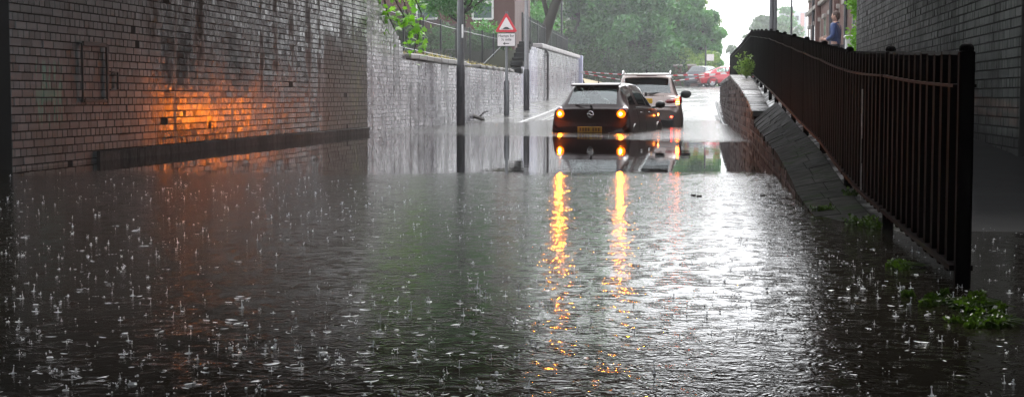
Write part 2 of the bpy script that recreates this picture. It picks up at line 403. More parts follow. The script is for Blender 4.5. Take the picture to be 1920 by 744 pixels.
ed = MB(); ed.box((-6.80, 76.2, 1.7), (.46, .42, 2.2), bev=.02); ed.build('end_pier', simple('whitened_pier', (.4, .4, .55), .35, nsc=5), wo, origin=(-6.72, 50, 0))
st = MB()
for k in range(7):
    st.box((-6.88, 55.3 - k * .5, float(zw(55.3 - k * .5)) + .06), (.46, .56, .18), bev=.02, rot=Matrix.Rotation(random.uniform(-.05, .05), 3, 'X'))
st.build('step_cap', simple('black_step', (.015, .015, .015), .7, spec=.2), wo, origin=(-6.72, 50, 0))
dp = MB(); dp.tube([(-6.64, 60.5, zroad(60.5) + .1), (-6.64, 60.5, 2.35), (-6.66, 60.5, 2.5), (-6.78, 60.4, 2.62)], .05, 8)
for z in (1.0, 1.8, 2.35): dp.tube([(-6.64, 60.5, z), (-6.64, 60.5, z + .06)], .065, 8)
tag(dp.build('drainpipe', simple('pipe_iron', (.07, .06, .06), .4), origin=(-6.64, 60.5, zroad(60.5) + .1), smooth=40), 'rusty vertical drainpipe on the pale left wall', 'drainpipe')

# thin iron frame fixed on the abutment
fr = MB()
def bar(y0, z0, y1, z1, w):
    fr.box((-6.657, (y0 + y1) / 2, (z0 + z1) / 2), (.022, abs(y1 - y0) + w, abs(z1 - z0) + w), bev=.004)
bar(15.22, .66, 15.22, 1.26, .022); bar(15.88, .66, 15.88, 1.26, .045); bar(15.27, 1.27, 15.83, 1.27, .05); bar(15.27, .66, 15.83, .66, .035)
bar(15.96, .98, 16.16, .98, .014); bar(16.17, .78, 16.17, .98, .014); bar(15.96, .78, 16.16, .78, .014)
tag(fr.build('iron_frame', simple('black_iron', (.012, .012, .012), .45), origin=(-6.665, 15.5, .66)), 'thin black rectangular iron frame fixed to the dark brick wall', 'frame')

# ------------------------------------------------------------------ right abutment and raised footway
rb = brick_wall('r', 2.47, 12.6, 26.7, -.045, HB, -1, None, course=.0825)
tag(rb.build('brick_abutment', [M['abut_r'], M['mortar']], origin=(2.47, 20, 0)), 'dark brick wall behind the black railings on the right', 'wall')
rn = brick_wall('rn', 2.55, -13, 12.55, -.045, HB, -1, None, miss=0)
tag(rn.build('near_brick_wall', [M['near'], M['mortar']], origin=(2.55, 0, 0)), 'blackened brick wall at the far right edge', 'wall')
strip('footway', [-14, 3, 5.7, 9.2, 10.6, 12.8, 16.3, 24, 32.8, 35, 61, 76, 96], lambda y: xfence(y) + .12, K(2.9), zfoot, zfoot, simple('dark_wet_footway', (.010, .010, .010), .5, nsc=3, var=.4, spec=.25), 4)
strip('forecourt', [26.7, 32.8, 35, 61, 76, 96], K(2.9), K(4.6), lambda y: zfoot(y) + .002, lambda y: zfoot(y) + .002, M['paving'], 2)

def ledge_mat():
    f = F('rough_wet_concrete'); P = f.pos(); n = f.noise(P, 6, 5, .6); n2 = f.noise(P, 45, 4, .6); n3 = f.noise(P, 1.4, 4)
    c = f.mix(n, (.012, .011, .010), (.05, .046, .042)); c = f.mix(f.m('MULTIPLY', f.ss(n3, .48, .62), .7), c, (.035, .04, .022))
    r = f.mixf(f.ss(f.noise(P, 3.1, 5, .65), .42, .58), .3, .8)
    h = f.m('ADD', f.m('MULTIPLY', n, .002), f.m('MULTIPLY', n2, .004)); f.pbr(c, r, 0, f.bump(h), .6); return f.mat
M['ledge'] = ledge_mat()
# rough sloping ledge carrying the railings
lg = MB(); v = []; ly = np.arange(4.2, 22.01, .09); nxl = 12
for y in ly:
    for k in range(nxl):
        t = k / (nxl - 1); x = xwall(y) * (1 - t) + (xfence(y) + .13) * t
        z = (ztopw(y) * (1 - t) + (zfoot(y) + .01) * t)
        if 0 < k < nxl - 1: z += rng.normal(0, .001)
        if k == 0: z += rng.normal(0, .002)
        v.append((x, y, z))
nl = len(ly)
f_ = [(i * nxl + k, i * nxl + k + 1, (i + 1) * nxl + k + 1, (i + 1) * nxl + k) for i in range(nl - 1) for k in range(nxl - 1)]
lg.add(v, f_)
tag(lg.build('ledge', M['ledge'], smooth=True), kind='structure')
# low brick wall that bounds the road on the right
pb = MB(); V = []
def wall_curve(mb, y0, y1, zb, ztf, mat_i=0, course=.0825):
    c = 0
    while True:
        za = zb + c * course
        if za > 1.3: break
        w = .238 if c % 2 else .119; y = y0 - (w / 2 if c % 2 else 0)
        while y < y1:
            a, b = max(y, y0), min(y + w - .01, y1); zc = za + course - .008
            if b - a > .03 and zc < ztf((a + b) / 2):
                o = random.gauss(0, .0025); t = random.gauss(0, .0012)
                X0, X1 = xwall(a), xwall(b); r_ = random.random(); q = .004
                vv = [(X0 + .03, a, za), (X1 + .03, b, za), (X1 + .03, b, zc), (X0 + .03, a, zc),
                      (X0 - .01 + o - t, a + q, za + q), (X1 - .01 + o + t, b - q, za + q), (X1 - .01 + o + t, b - q, zc - q), (X0 - .01 + o - t, a + q, zc - q)]
                mb.add(vv, [(7, 6, 5, 4), (4, 5, 1, 0), (5, 6, 2, 1), (6, 7, 3, 2), (7, 4, 0, 3)], mat_i, [r_] * 8)
            y += w
        c += 1
ztw = lerp_prof([(4, -.3), (8.4, -.04), (10.4, .02), (13.2, .16), (20.7, .29), (22, .36), (22.05, .42), (28, .80), (35, 1.13), (61.5, 1.18)])
wall_curve(pb, 8.0, 61.5, -.13, ztw)
ys = np.concatenate([np.arange(4.5, 22, .5), [22.0, 22.05], np.arange(22.5, 61.6, 1.5), [61.5]])
v = []
for y in ys: v += [(xwall(y) + .004, y, -.7), (xwall(y) + .004, y, ztw(y) - .02), (xfence(y) - .08, y, ztw(y) - .02), (xfence(y) - .08, y, -.7)]
pb.add(v, [(i * 4 + k, i * 4 + k + 1, i * 4 + 5 + k, i * 4 + 4 + k) for i in range(len(ys) - 1) for k in range(3)] + [(len(v) - 4, len(v) - 3, len(v) - 2, len(v) - 1)], 1)
po = pb.build('low_brick_wall', [M['parapet'], M['mortar']], origin=(.5, 30, 0)); tag(po, 'low wet brick wall climbing beside the road below the black railings', 'wall')
# brick-on-edge coping, each block slightly out of line
cpm = MB(); y = 22.1
while y < 61.3:
    d = .112 if y < 36 else .33
    za = ztw(y); sl = math.atan2(ztw(y + .5) - ztw(y), .5)
    xa, xb = xwall(y) - .03, xfence(y) - .1
    cpm.box(((xa + xb) / 2 + random.uniform(-.006, .006), y + d / 2, za + .035 + random.uniform(-.006, .006)), (xb - xa, d - .012, .09), bev=.012, rot=Matrix.Rotation(sl + random.uniform(-.02, .02), 3, 'X'))
    y += d
def led_z(y, t): return ztopw(y) * (1 - t) + (zfoot(y) + .01) * t
lb = MB(); y = 8.6
while y < 21.95:
    d = random.uniform(.3, .55); y2 = min(y + d - .004, 22.0); xa, xb = xwall(y) - .006 + random.gauss(0, .007), xfence(y) - .02; e = random.gauss(.003, .0012); r_ = random.random()
    cut = xa + (xb - xa) * random.choice([.45, .5, .62])
    for (p0, p1) in ((xa, cut - .002), (cut + .002, xb)):
        e2 = e + random.gauss(0, .0008); t0 = (p0 - xa) / (xb - xa); t1 = (p1 - xa) / (xb - xa); tw = random.gauss(0, .0006)
        v = []
        for (yy, w) in ((y, -tw), (y2, tw)):
            for (pp, tt) in ((p0, t0), (p1, t1)): z = led_z(yy, tt) + e2 + w; v += [(pp, yy, z - .06), (pp, yy, z)]
        q = .006
        top = [(p0 + q, y + q, v[1][2] + .0015), (p1 - q, y + q, v[3][2] + .0015), (p1 - q, y2 - q, v[7][2] + .0015), (p0 + q, y2 - q, v[5][2] + .0015)]
        lb.add(v + top, [(0, 2, 3, 1), (2, 6, 7, 3), (6, 4, 5, 7), (4, 0, 1, 5), (1, 3, 9, 8), (3, 7, 10, 9), (7, 5, 11, 10), (5, 1, 8, 11), (8, 9, 10, 11)], 0, [r_] * 12)
    y += d
lb.build('capping', wall_mat('worn_wet_capping', (.007, .007, .006), (.019, .018, .015), (.4, .9), .7, .2, moss_special, .010, spec=.10), po, origin=(.5, 30, 0))
cpm.build('coping', wall_mat('wet_coping_brick', (.10, .09, .085), (.2, .18, .17), (.12, .35), .4, .2, None, .003), po, origin=(.5, 30, 0))
# earth strip between coping and railings up the slope
strip('gutter_strip', [22, 24, 28, 32.8, 35, 61.5], lambda y: xfence(y) - .1, lambda y: xfence(y) + .13, lambda y: ztw(y) - .01, lambda y: zfoot(y) + .0, M['ledge'], 3)

# ------------------------------------------------------------------ railings
M['black'] = simple('black_railing_paint', (.004, .0035, .0035), .55, 0, var=.4, nsc=12, spec=.010)
M['blackrail'] = simple('worn_rail_paint', (.007, .004, .004), .5, 0, spec=.03, var=.3, nsc=12)
def railing(name, label, y0, y1, bay, fx, fz, ftop, sp, th, wd, group=None, rail_drop=.14, mat=None, railmat=None, pr=.028):
    yc = (y0 + y1) / 2
    root = thing(name, (fx(y0), y0, fz(y0)), label, 'railings', group); O = root.location
    nb_ = max(1, round((y1 - y0) / bay)); bay = (y1 - y0) / nb_
    for b in range(nb_ + 1):
        y = y0 + b * bay; p = MB(); zt = ftop(y) - .008
        p.box((fx(y), y, (fz(y) + zt) / 2 - .05), (pr * 2, pr * 2, zt - fz(y) + .1), bev=.008)
        p.ell((fx(y), y, zt + .005), (pr, pr, pr * .8))
        p.build('post', mat, root, origin=O)
    for b in range(nb_):
        a = y0 + b * bay; e = a + bay; g = MB()
        n = max(2, int(bay / sp)); 
        for k in range(1, n):
            y = a + (e - a) * k / n; x = fx(y); z0 = fz(y) + .06; z1 = ftop(y) - .02 + random.uniform(-.004, .004)
            q = th / 2; lean = random.uniform(-.004, .004)
            g.prism([(y - wd / 2, z0), (y + wd / 2, z0), (y + wd / 2 + lean, z1 - wd * .5), (y + wd * .35 + lean, z1 - wd * .12), (y + lean, z1 + wd * .12), (y - wd * .35 + lean, z1 - wd * .12), (y - wd / 2 + lean, z1 - wd * .5)], 'x', x - q, x + q)
        g.build('railing_panel', mat, root, origin=O)
        for lvl, hh in ((lambda t: ftop(t) - rail_drop, .011), (lambda t: fz(t) + .09, .02)):
            r_ = MB(); v = []
            S_ = np.linspace(a + pr, e - pr, 7)
            for i, y in enumerate(S_):
                x = fx(y); dz = -.007 * math.sin(math.pi * i / 6) * (1 if lvl(y) > fz(y) + .3 else 0); z = lvl(y) + dz; w = th / 2 + .012
                v += [(x - w, y, z - hh / 2), (x + w, y, z - hh / 2), (x + w, y, z + hh / 2), (x - w, y, z + hh / 2)]
            r_.add(v, [(i * 4 + k, i * 4 + (k + 1) % 4, i * 4 + 4 + (k + 1) % 4, i * 4 + 4 + k) for i in range(6) for k in range(4)] + [(0, 1, 2, 3), (27, 26, 25, 24)])
            r_.build('rail', railmat or mat, root, origin=O)
    return root
fzr = lambda y: zfoot(y) - .02 + .03
ftr = lerp_prof([(5.7, .88), (10.4, 1.02), (16.5, 1.35), (25, 1.80), (37, 2.32), (61, 2.38)])
fence = railing('black_railings', 'tall black iron railings climbing beside the raised footway on the right', 5.72, 61, 2.41, xfence, fzr, ftr, .185, .062, .06, mat=M['black'], railmat=M['blackrail'])
sp_ = MB(); [sp_.box((xfence(9.3) - .03, 9.3 + random.gauss(0, .003), .11 + k * .075), (.006, random.uniform(.006, .016), .075)) for k in range(9)]; sp_.build('light_gap_strip', simple('light_gap_grey', (.3, .3, .3), .5, 0, var=.5, nsc=30), fence, origin=fence.location)  # pale strip added on the fence, standing for light through a gap

M['oldrail'] = simple('old_railing_paint', (.02, .022, .022), .4, 0)
M['raillight'] = simple('light_catching_rail', (.45, .46, .48), .25, .3)  # rails paler than the bars: the light they catch put into the colour
f1x = lambda y: -8.0; f1z = lambda y: zfl(y) - .05
f1t = lerp_prof([(33, 3.05), (38, 2.98), (47, 2.98), (60, 3.05)])
railing('old_railings', 'grey spiked railings on the bank above the left wall, behind the sign', 33, 57.3, 2.7, f1x, f1z, f1t, .125, .011, .014, mat=M['oldrail'], railmat=M['raillight'], rail_drop=.16, pr=.03)
f2x = lambda y: -7.3; f2z = lambda y: 2.66
f2t = lerp_prof([(57.5, 3.95), (76, 3.72)])
railing('old_railings', 'grey railings on top of the far raised wall, beside the leaning tree', 57.5, 75.5, 2.6, f2x, f2z, f2t, .125, .011, .014, mat=M['oldrail'], railmat=M['raillight'], rail_drop=.16, pr=.03)

# ------------------------------------------------------------------ bridge deck above
br = thing('railway_bridge', (-2, 21, HB), 'dark railway bridge deck carried overhead on the brick abutments', 'bridge')
d = MB(); M['steel'] = simple('sooty_steel', (.03, .03, .032), .6)
d.prism([(-9, 13.7), (-9, 28.7), (5, 26.6), (5, 12.4)], 'z', HB + .02, HB + .5); d.build('deck', M['steel'], br, origin=br.location)
for (a, b) in (((-9, 13.75), (5, 12.45)), ((-9, 28.65), (5, 26.55))):
    g = MB(); g.prism([(a[0], a[1] - .15), (b[0], b[1] - .15), (b[0], b[1] + .15), (a[0], a[1] + .15)], 'z', HB - .55, HB + 1.3); g.build('girder', M['steel'], br, origin=br.location)
shade_deck = thing('railway_bridge', (-2, -4, HB), 'unseen deck added overhead to shade the water nearest the camera', 'bridge')
d = MB(); d.prism([(-9, -13), (-9, 8.4), (5, 7.0), (5, -13)], 'z', HB + .02, HB + .5); d.build('deck', M['steel'], shade_deck, origin=shade_deck.location)  # added out of view to shade the camera end; edge sets the open gap

# ------------------------------------------------------------------ flood water
def water_mat():
    f = F('flood_water'); P = f.pos(); X, Y, Z = f.sep(P)
    # depth from the camera side of the skewed bridge opening
    D = f.m('SUBTRACT', f.m('MULTIPLY', Y, .991), f.m('MULTIPLY', X, .133))
    wob = f.m('MULTIPLY', f.m('SUBTRACT', f.noise(P, .8, 5), .5), 2.6)
    near = f.m('SUBTRACT', 1, f.ss(f.m('ADD', D, wob), 12.9, 14.1))
    far_edge = f.m('ADD', Y, f.m('MULTIPLY', f.m('ADD', X, .5), .72))
    wob2 = f.m('MULTIPLY', f.m('SUBTRACT', f.noise(f.scale(P, (.6, 1, 1)), .9, 4), .5), 5)
    far = f.ss(f.m('ADD', far_edge, wob2), 23.6, 26.2)
    rain = f.m('MAXIMUM', near, f.m('MULTIPLY', far, 2.4))
    big = f.noise(f.scale(P, (1, 1, 1)), 3.2, 2, .5); mid = f.noise(P, 17, 3, .55, .3); sml = f.noise(P, 44, 2, .5)
    h = f.m('ADD', f.m('ADD', f.m('MULTIPLY', big, .0014), f.m('MULTIPLY', mid, .00125)), f.m('MULTIPLY', sml, .0007))
    # rings of the drops: concentric ripples in scattered cells, two sizes
    rings = None
    for sc, k, amp in ((5.5, 95, .0007), (9.0, 150, .0005), (15., 260, .0003)):
        vo = f.vor(P, sc); d = f.m('DIVIDE', vo['Distance'], sc); rr = f.sep(vo['Color'])[0]
        ph = f.m('MULTIPLY', rr, .05)
        env = f.m('MULTIPLY', f.ss(f.m('ABSOLUTE', f.m('SUBTRACT', d, f.m('ADD', ph, .01))), .026, .0), f.m('GREATER_THAN', f.sep(vo['Color'])[1], .35))
        w = f.m('MULTIPLY', f.m('MULTIPLY', f.m('SINE', f.m('MULTIPLY', d, k * 2.2)), env), amp)
        rings = w if rings is None else f.m('ADD', rings, w)
    h = f.m('MULTIPLY', f.m('ADD', h, rings), rain)
    calm = f.m('ADD', f.m('MULTIPLY', f.noise(f.scale(P, (.5, 1.4, 1)), 1.6, 2), .0011), f.m('MULTIPLY', f.noise(P, 9, 2), .00007))
    h = f.m('ADD', h, calm)
    c = f.mix(f.noise(P, .5, 3), (.011, .009, .006), (.018, .015, .010))
    rg = f.m('ADD', .015, f.m('ADD', f.m('MULTIPLY', near, .075), f.m('MULTIPLY', far, .10)))
    f.pbr(c, rg, 0, f.bump(h), .5, ior=1.34); return f.mat
M['water'] = water_mat()
wm = MB(); v = []; wy = [-30, 3, 10, 20, 30, 40, 48]
for y in wy: v += [(-7.3, y, 0), (-3, y, 0), (0, y, 0), (2.9, y, 0)]
wm.add(v, [(i * 4 + k, i * 4 + k + 1, (i + 1) * 4 + k + 1, (i + 1) * 4 + k) for i in range(len(wy) - 1) for k in range(3)])
tag(wm.build('flood_water', M['water']), kind='structure')

# ------------------------------------------------------------------ raindrop splashes
def splash_mat():
    f = F('splash_water'); f.pbr((.86, .89, .93), .12, 0, None, .8, ior=1.33); return f.mat
M['splash'] = splash_mat()
def make_splashes():
    V = []; Fq = []; n0 = 0
    sphere = []; SF = []
    nu, nv = 6, 4
    sphere.append((0, 0, -1))
    for i in range(1, nv):
        for k in range(nu): t = math.pi * i / nv; a = 2 * math.pi * k / nu; sphere.append((math.sin(t) * math.cos(a), math.sin(t) * math.sin(a), -math.cos(t)))
    sphere.append((0, 0, 1)); L = len(sphere) - 1
    for k in range(nu): SF.append((0, 1 + (k + 1) % nu, 1 + k)); SF.append((L, L - nu + k, L - nu + (k + 1) % nu))
    for i in range(nv - 2):
        for k in range(nu): j = (k + 1) % nu; SF.append((1 + i * nu + k, 1 + i * nu + j, 1 + (i + 1) * nu + j, 1 + (i + 1) * nu + k))
    sphere = np.array(sphere)
    mb = MB()
    def bead(c, r): mb.add(sphere * np.array(r) + np.array(c), SF)
    def ring(c, r, w, h, a0, a1):
        n = max(5, int((a1 - a0) * 4)); v = []
        for i in range(n + 1):
            a = a0 + (a1 - a0) * i / n; e = math.sin(math.pi * i / n) if a1 - a0 < 6.2 else 1
            for dr, dz in ((-w * e, 0), (0, h * e), (w * e, 0)): v.append((c[0] + (r + dr) * math.cos(a), c[1] + (r + dr) * math.sin(a), c[2] + dz))
        mb.add(v, [(i * 3 + k, i * 3 + k + 1, i * 3 + 4 + k, i * 3 + 3 + k) for i in range(n) for k in range(2)])
    cnt = 0
    while cnt < 2300:
        Z = 3.3 + 11 * random.random() ** 1.2;
        if Z > 11 and random.random() < (Z - 11) / 3.4: continue
        u = random.uniform(-.36, .36) * Z
        x = u * .991 - Z * .1328; y = Z * .991 + u * .1328
        if x < -6.6 or x > xfence(max(y, 5.7)) + 1.2: continue
        if y > 8.4 and x > xwall(y) - .03: continue
        # patchy shower
        if math.sin(x * 1.7 + 1) * math.sin(y * 1.3) + random.random() * 1.6 < .25: continue
        cnt += 1; s = (.35 + .85 * random.random() ** 1.6) * (1.3 if Z < 5.5 else .9); k = random.random()
        if k < .22:      # jet with a bead on top
            h = .014 * s * (.35 + 1.1 * random.random() ** 2) * (1 if Z < 8 else .75); r = .0018 * s
            lx, ly_ = random.gauss(0, .12) * h, random.gauss(0, .12) * h; mb.tube([(x, y, -.001), (x + lx * .3, y, h * .35), (x + lx, y + ly_, h)], [r * 2.4, r * .75, r * .4], 5)
            bead((x + lx, y + ly_, h * random.uniform(1.0, 1.3) + r), (r * random.uniform(.7, 1.4),) * 3)
            ring((x, y, .0003), .007 * s, .0016 * s, .0007 * s, random.uniform(0, 3), random.uniform(4, 8))
            if random.random() < .5: bead((x + random.uniform(-.008, .008), y, h * random.uniform(.5, 1.5)), (.0014 * s,) * 3)
        elif k < .38:    # crown
            r0 = .007 * s; r0 *= random.uniform(.6, 1); ring((x, y, .0005), r0, .0012 * s, random.uniform(.001, .003) * s, random.uniform(0, 2), random.uniform(4.5, 8))
            for _ in range(random.randint(4, 8)):
                a = random.random() * 6.283; q = r0 * random.uniform(.9, 1.7); bead((x + math.cos(a) * q, y + math.sin(a) * q, random.uniform(.003, .016) * s), (random.uniform(.001, .0024) * s,) * 3)
        elif k < .56:    # rounded dome bubble or drop
            r = .0030 * s * random.uniform(.5, 1.4); bead((x, y, r * random.uniform(.2, 2)), (r, r, r * random.uniform(.7, 1.2)))
            if random.random() < .5: ring((x, y, .0002), r * random.uniform(2.5, 4), .0012 * s, .0007 * s, 3.3, 6.1)
        else:            # flat broken rings
            r = .018 * s * random.uniform(.5, 1.6)
            for _ in range(random.randint(1, 3)):
                a = random.uniform(3.4, 6.0) if random.random() < .6 else random.uniform(0, 6.28)
                ring((x, y, .0002), r * random.uniform(.8, 1.2), .0014 * s, .0009 * s, a - random.uniform(.3, .8), a + random.uniform(.3, .8))
    for _ in range(500):   # tiny scattered droplets
        Z = 3.3 + 9.5 * random.random(); u = random.uniform(-.36, .36) * Z; x = u * .991 - Z * .1328; y = Z * .991 + u * .1328
        if x > .5: continue
        r = random.uniform(.0008, .002); bead((x, y, random.uniform(0, .02)), (r, r, r))
    for _ in range(160):   # beyond the bridge
        y = random.uniform(25.5, 44); x = random.uniform(-6.5, xwall(y) - .1)
        if y + (x + .5) * .72 < 24.5: continue
        s = random.uniform(.5, 1.2); h = .014 * s; mb.tube([(x, y, 0), (x, y, h)], [.003 * s, .0012 * s], 4)
    o = mb.build('raindrop_splashes', M['splash'], smooth=True); tag(o, 'white splashes of heavy rain all over the near flood water', 'splashes', kind='stuff')
make_splashes()

# ------------------------------------------------------------------ lamp posts and sign
M['galv'] = simple('wet_grey_post', (.10, .105, .11), .35, .2)
M['galvd'] = simple('dark_painted_post_base', (.025, .025, .03), .35)
M['galvl'] = simple('galvanised_post', (.26, .26, .27), .35, .3)
def lamp_post(x, y, z0, r0, r1, hb, label, m0, m1, H=8):
    t = thing('lamp_post', (x, y, z0), label, 'lamp post')
    b = MB(); b.tube([(x, y, z0 - .5), (x, y, z0 + hb), (x, y, z0 + hb + .06)], [r0, r0, r1], 20); b.build('base_column', m0, t, origin=t.location, smooth=40)
    b = MB(); b.box((x + .01, y - r0 - .004, z0 + hb * .55), (.11, .014, .42), bev=.004); b.build('access_door', m0, t, origin=t.location)
    b = MB(); b.tube([(x, y, z0 + hb + .05), (x, y, z0 + H)], [r1, r1 * .62], 20); b.build('shaft', m1, t, origin=t.location, smooth=40)
    b = MB(); b.tube([(x, y, z0 + H), (x + .1, y, z0 + H + .5), (x + 1.3, y, z0 + H + .75)], [r1 * .62, .04, .035], 10); b.build('arm', m1, t, origin=t.location, smooth=40)
    b = MB(); b.box((x + 1.6, y, z0 + H + .74), (.7, .26, .12), bev=.05); b.build('lamp_head', m1, t, origin=t.location)
    return t
lp1 = lamp_post(-6.32, 37.4, -.05, .108, .088, 1.5, 'dark grey lamp post standing in the flood by the left wall', M['galvd'], M['galv'])
b = MB(); b.box((-6.262, 37.34, 2.35), (.04, .05, .34), bev=.01); b.build('notice_strip', simple('white_sticker', (.7, .7, .7), .4), lp1, origin=lp1.location)
lamp_post(-6.12, 49.3, zroad(49.3) + .12, .10, .075, 1.3, 'pale grey lamp post behind the road sign on the left pavement', M['galvd'], M['galvl'])

sg = thing('road_sign', (-6.22, 45.2, zroad(45.2) + .12), 'red triangle hump warning sign over a small white arrow plate on a grey post', 'road sign'); O = sg.location
b = MB(); b.tube([(O.x, O.y, O.z - .1), (O.x, O.y, O.z + 1.05), (O.x, O.y, O.z + 1.1), (O.x, O.y, 3.28)], [.085, .085, .045, .042], 14); b.build('post', M['galv'], sg, origin=O, smooth=40)
M['signwhite'] = simple('sign_white', (.62, .58, .58), .4, var=.05); M['signred'] = simple('sign_red', (.50, .015, .03), .35, var=.05); M['signblack'] = simple('sign_black', (.01, .01, .01), .4)
def tri(cx, cz, R_, y0, y1, rc=.035):
    pts = []
    for k in range(3):
        a = R(90 + 120 * k); c0 = (cx + (R_ - rc * 2) * math.cos(a), cz + (R_ - rc * 2) * math.sin(a))
        for j in range(5): b_ = a + R(-60 + 30 * j); pts.append((c0[0] + rc * math.cos(b_), c0[1] + rc * math.sin(b_)))
    return pts
cx, cz = O.x + .0, 2.86
b = MB(); b.prism(tri(cx, cz, .40, 0, 0), 'y', O.y - .075, O.y - .062); b.build('sign_face', M['signred'], sg, origin=O)
b = MB(); b.prism(tri(cx, cz, .262, 0, 0, .02), 'y', O.y - .079, O.y - .0752); b.build('white_field', M['signwhite'], sg, origin=O)
hp = [(-.15, -.105), (.15, -.105), (.15, -.095), (.10, -.09), (.065, -.06), (.03, -.042), (-.03, -.042), (-.065, -.06), (-.10, -.09), (-.15, -.095)]
b = MB(); b.prism([(cx + p * 1.05, cz + q * 1.1 + .0) for p, q in hp], 'y', O.y - .083, O.y - .0795); b.build('hump_symbol', M['signblack'], sg, origin=O)
b = MB(); b.box((cx, O.y - .07, 2.43), (.56, .012, .40), bev=.003); b.build('plate', M['signblack'], sg, origin=O)
b = MB(); b.box((cx, O.y - .0775, 2.43), (.535, .002, .375)); b.build('plate_face', M['signwhite'], sg, origin=O)
def text(body, size, loc, rot, mat, parent, name='lettering', ext=.001, bold=.0):
    cu = bpy.data.curves.new(name, 'FONT'); cu.body = body; cu.size = size; cu.align_x = 'CENTER'; cu.align_y = 'CENTER'; cu.extrude = ext; cu.offset = bold
    cu.materials.append(mat); o = bpy.data.objects.new(name, cu); COL.objects.link(o); o.parent = parent
    o.location = Vector(loc) - parent.location; o.rotation_euler = rot
    dg = bpy.context.evaluated_depsgraph_get(); me = bpy.data.meshes.new_from_object(o.evaluated_get(dg)); q = bpy.data.objects.new(name, me); COL.objects.link(q); q.parent = parent; q.location = o.location; q.rotation_euler = rot
    bpy.data.objects.remove(o); return q
text('Humps for', .112, (cx, O.y - .0805, 2.545), (R(90), 0, 0), M['signblack'], sg, bold=.0018)
text('½ mile', .112, (cx, O.y - .0805, 2.435), (R(90), 0, 0), M['signblack'], sg, bold=.0018)
b = MB(); za = 2.315; b.prism([(cx - .10, za), (cx - .045, za + .045), (cx - .025, za + .045), (cx - .055, za + .013), (cx + .09, za + .013), (cx + .09, za - .013), (cx - .055, za - .013), (cx - .025, za - .045), (cx - .045, za - .045)], 'y', O.y - .0825, O.y - .079)
b.build('arrow', M['signblack'], sg, origin=O)
b = MB(); 
for z in (2.98, 2.72, 2.55, 2.33): b.tube([(O.x, O.y - .0, z - .015), (O.x, O.y, z + .015)], .055, 12)
b.build('bracket', M['galv'], sg, origin=O)

# thin far poles behind the fence
def pole(x, y, z0, r, H, label):
    t = MB(); t.tube([(x, y, z0 - .2), (x, y, z0 + 1.3), (x, y, z0 + 1.35), (x, y, z0 + H)], [r * 1.4, r * 1.4, r, r * .75], 12)
    o = t.build('pole', M['galvd'], origin=(x, y, z0), smooth=40); tag(o, label, 'pole'); return o
p = at(1447, 40, 60); pole(p.x, 60, 1.2, .10, 9, 'thicker left one of two dark poles standing close together behind the far railings')
p = at(1454, 40, 62); pole(p.x, 62, 1.2, .07, 9, 'thinner right one of two dark poles standing close together behind the far railings')
p = at(1484, 40, 66); pole(p.x, 66, 1.2, .045, 9, 'single thin pole standing before the distant tower block')
p = at(1053, 40, 78); pole(p.x, 78, 2.0, .06, 9, 'thin dark pole between the leaning tree and the big trees')
t = thing('road_sign', (at(1323, 130, 106).x, 106, 1.5), 'small pale sign on a dark post beside the red car', 'road sign')
b = MB(); b.tube([(t.location.x, 106, 1.4), (t.location.x, 106, 4.3)], .06, 10); b.build('post', M['galvd'], t, origin=t.location, smooth=40)
b = MB(); b.box((t.location.x + .32, 105.9, 3.45), (.5, .03, .45), bev=.01); b.build('board', M['signwhite'], t, origin=t.location)

# ------------------------------------------------------------------ cars
M['rubber'] = simple('tyre_rubber', (.015, .015, .015), .6); M['alloy'] = simple('alloy_wheel', (.45, .45, .47), .25, .8)
M['trim'] = simple('black_trim', (.012, .012, .013), .35); M['inside'] = simple('car_upholstery', (.03, .03, .033), .8)
M['chrome'] = simple('chrome_trim', (.6, .6, .6), .12, 1.0)
def glass_mat(name, tint, tr):
    f = F(name); g = f.node('ShaderNodeBsdfGlossy'); g.inputs['Roughness'].default_value = .03; g.inputs['Color'].default_value = (.9, .95, .95, 1)
    t = f.node('ShaderNodeBsdfTransparent'); t.inputs[0].default_value = (*tint, 1); mx = f.node('ShaderNodeMixShader')
    fr_ = f.node('ShaderNodeFresnel'); fr_.inputs[0].default_value = 1.5
    k = f.m('ADD', f.m('MULTIPLY', fr_.outputs[0], .9), tr)
    f.t.links.new(k, mx.inputs[0]); f.t.links.new(t.outputs[0], mx.inputs[1]); f.t.links.new(g.outputs[0], mx.inputs[2]); f.t.links.new(mx.outputs[0], f.out.inputs[0]); return f.mat
M['glass'] = glass_mat('wet_car_glass', (.72, .82, .80), .10)
def emit(name, col, st):
    f = F(name); e = f.node('ShaderNodeEmission'); e.inputs[0].default_value = (*col, 1); e.inputs[1].default_value = st; f.t.links.new(e.outputs[0], f.out.inputs[0]); return f.mat
M['amber'] = emit('lit_amber_lamp', (1.0, .15, .003), 1.3); M['amber_core'] = emit('lit_amber_bulb', (1.0, .20, .004), 720); M['amber_side'] = emit('lit_side_bulb', (1.0, .23, .004), 330); M['amber_weak'] = emit('dim_amber_bulb', (1.0, .20, .004), 480)
M['redlit'] = emit('lit_red_lamp', (1.0, .03, .015), 12); M['orangelit'] = emit('lit_orange_lamp', (1.0, .22, .03), 14); M['redlens'] = simple('red_lens', (.16, .005, .008), .1, coat=1)
M['plate'] = simple('yellow_number_plate', (.70, .42, .03), .4, var=.3, nsc=8)
def paint(name, col, metal=.4, rough=.22, coat=1): return simple(name, col, rough, metal, coat=coat, var=.04)

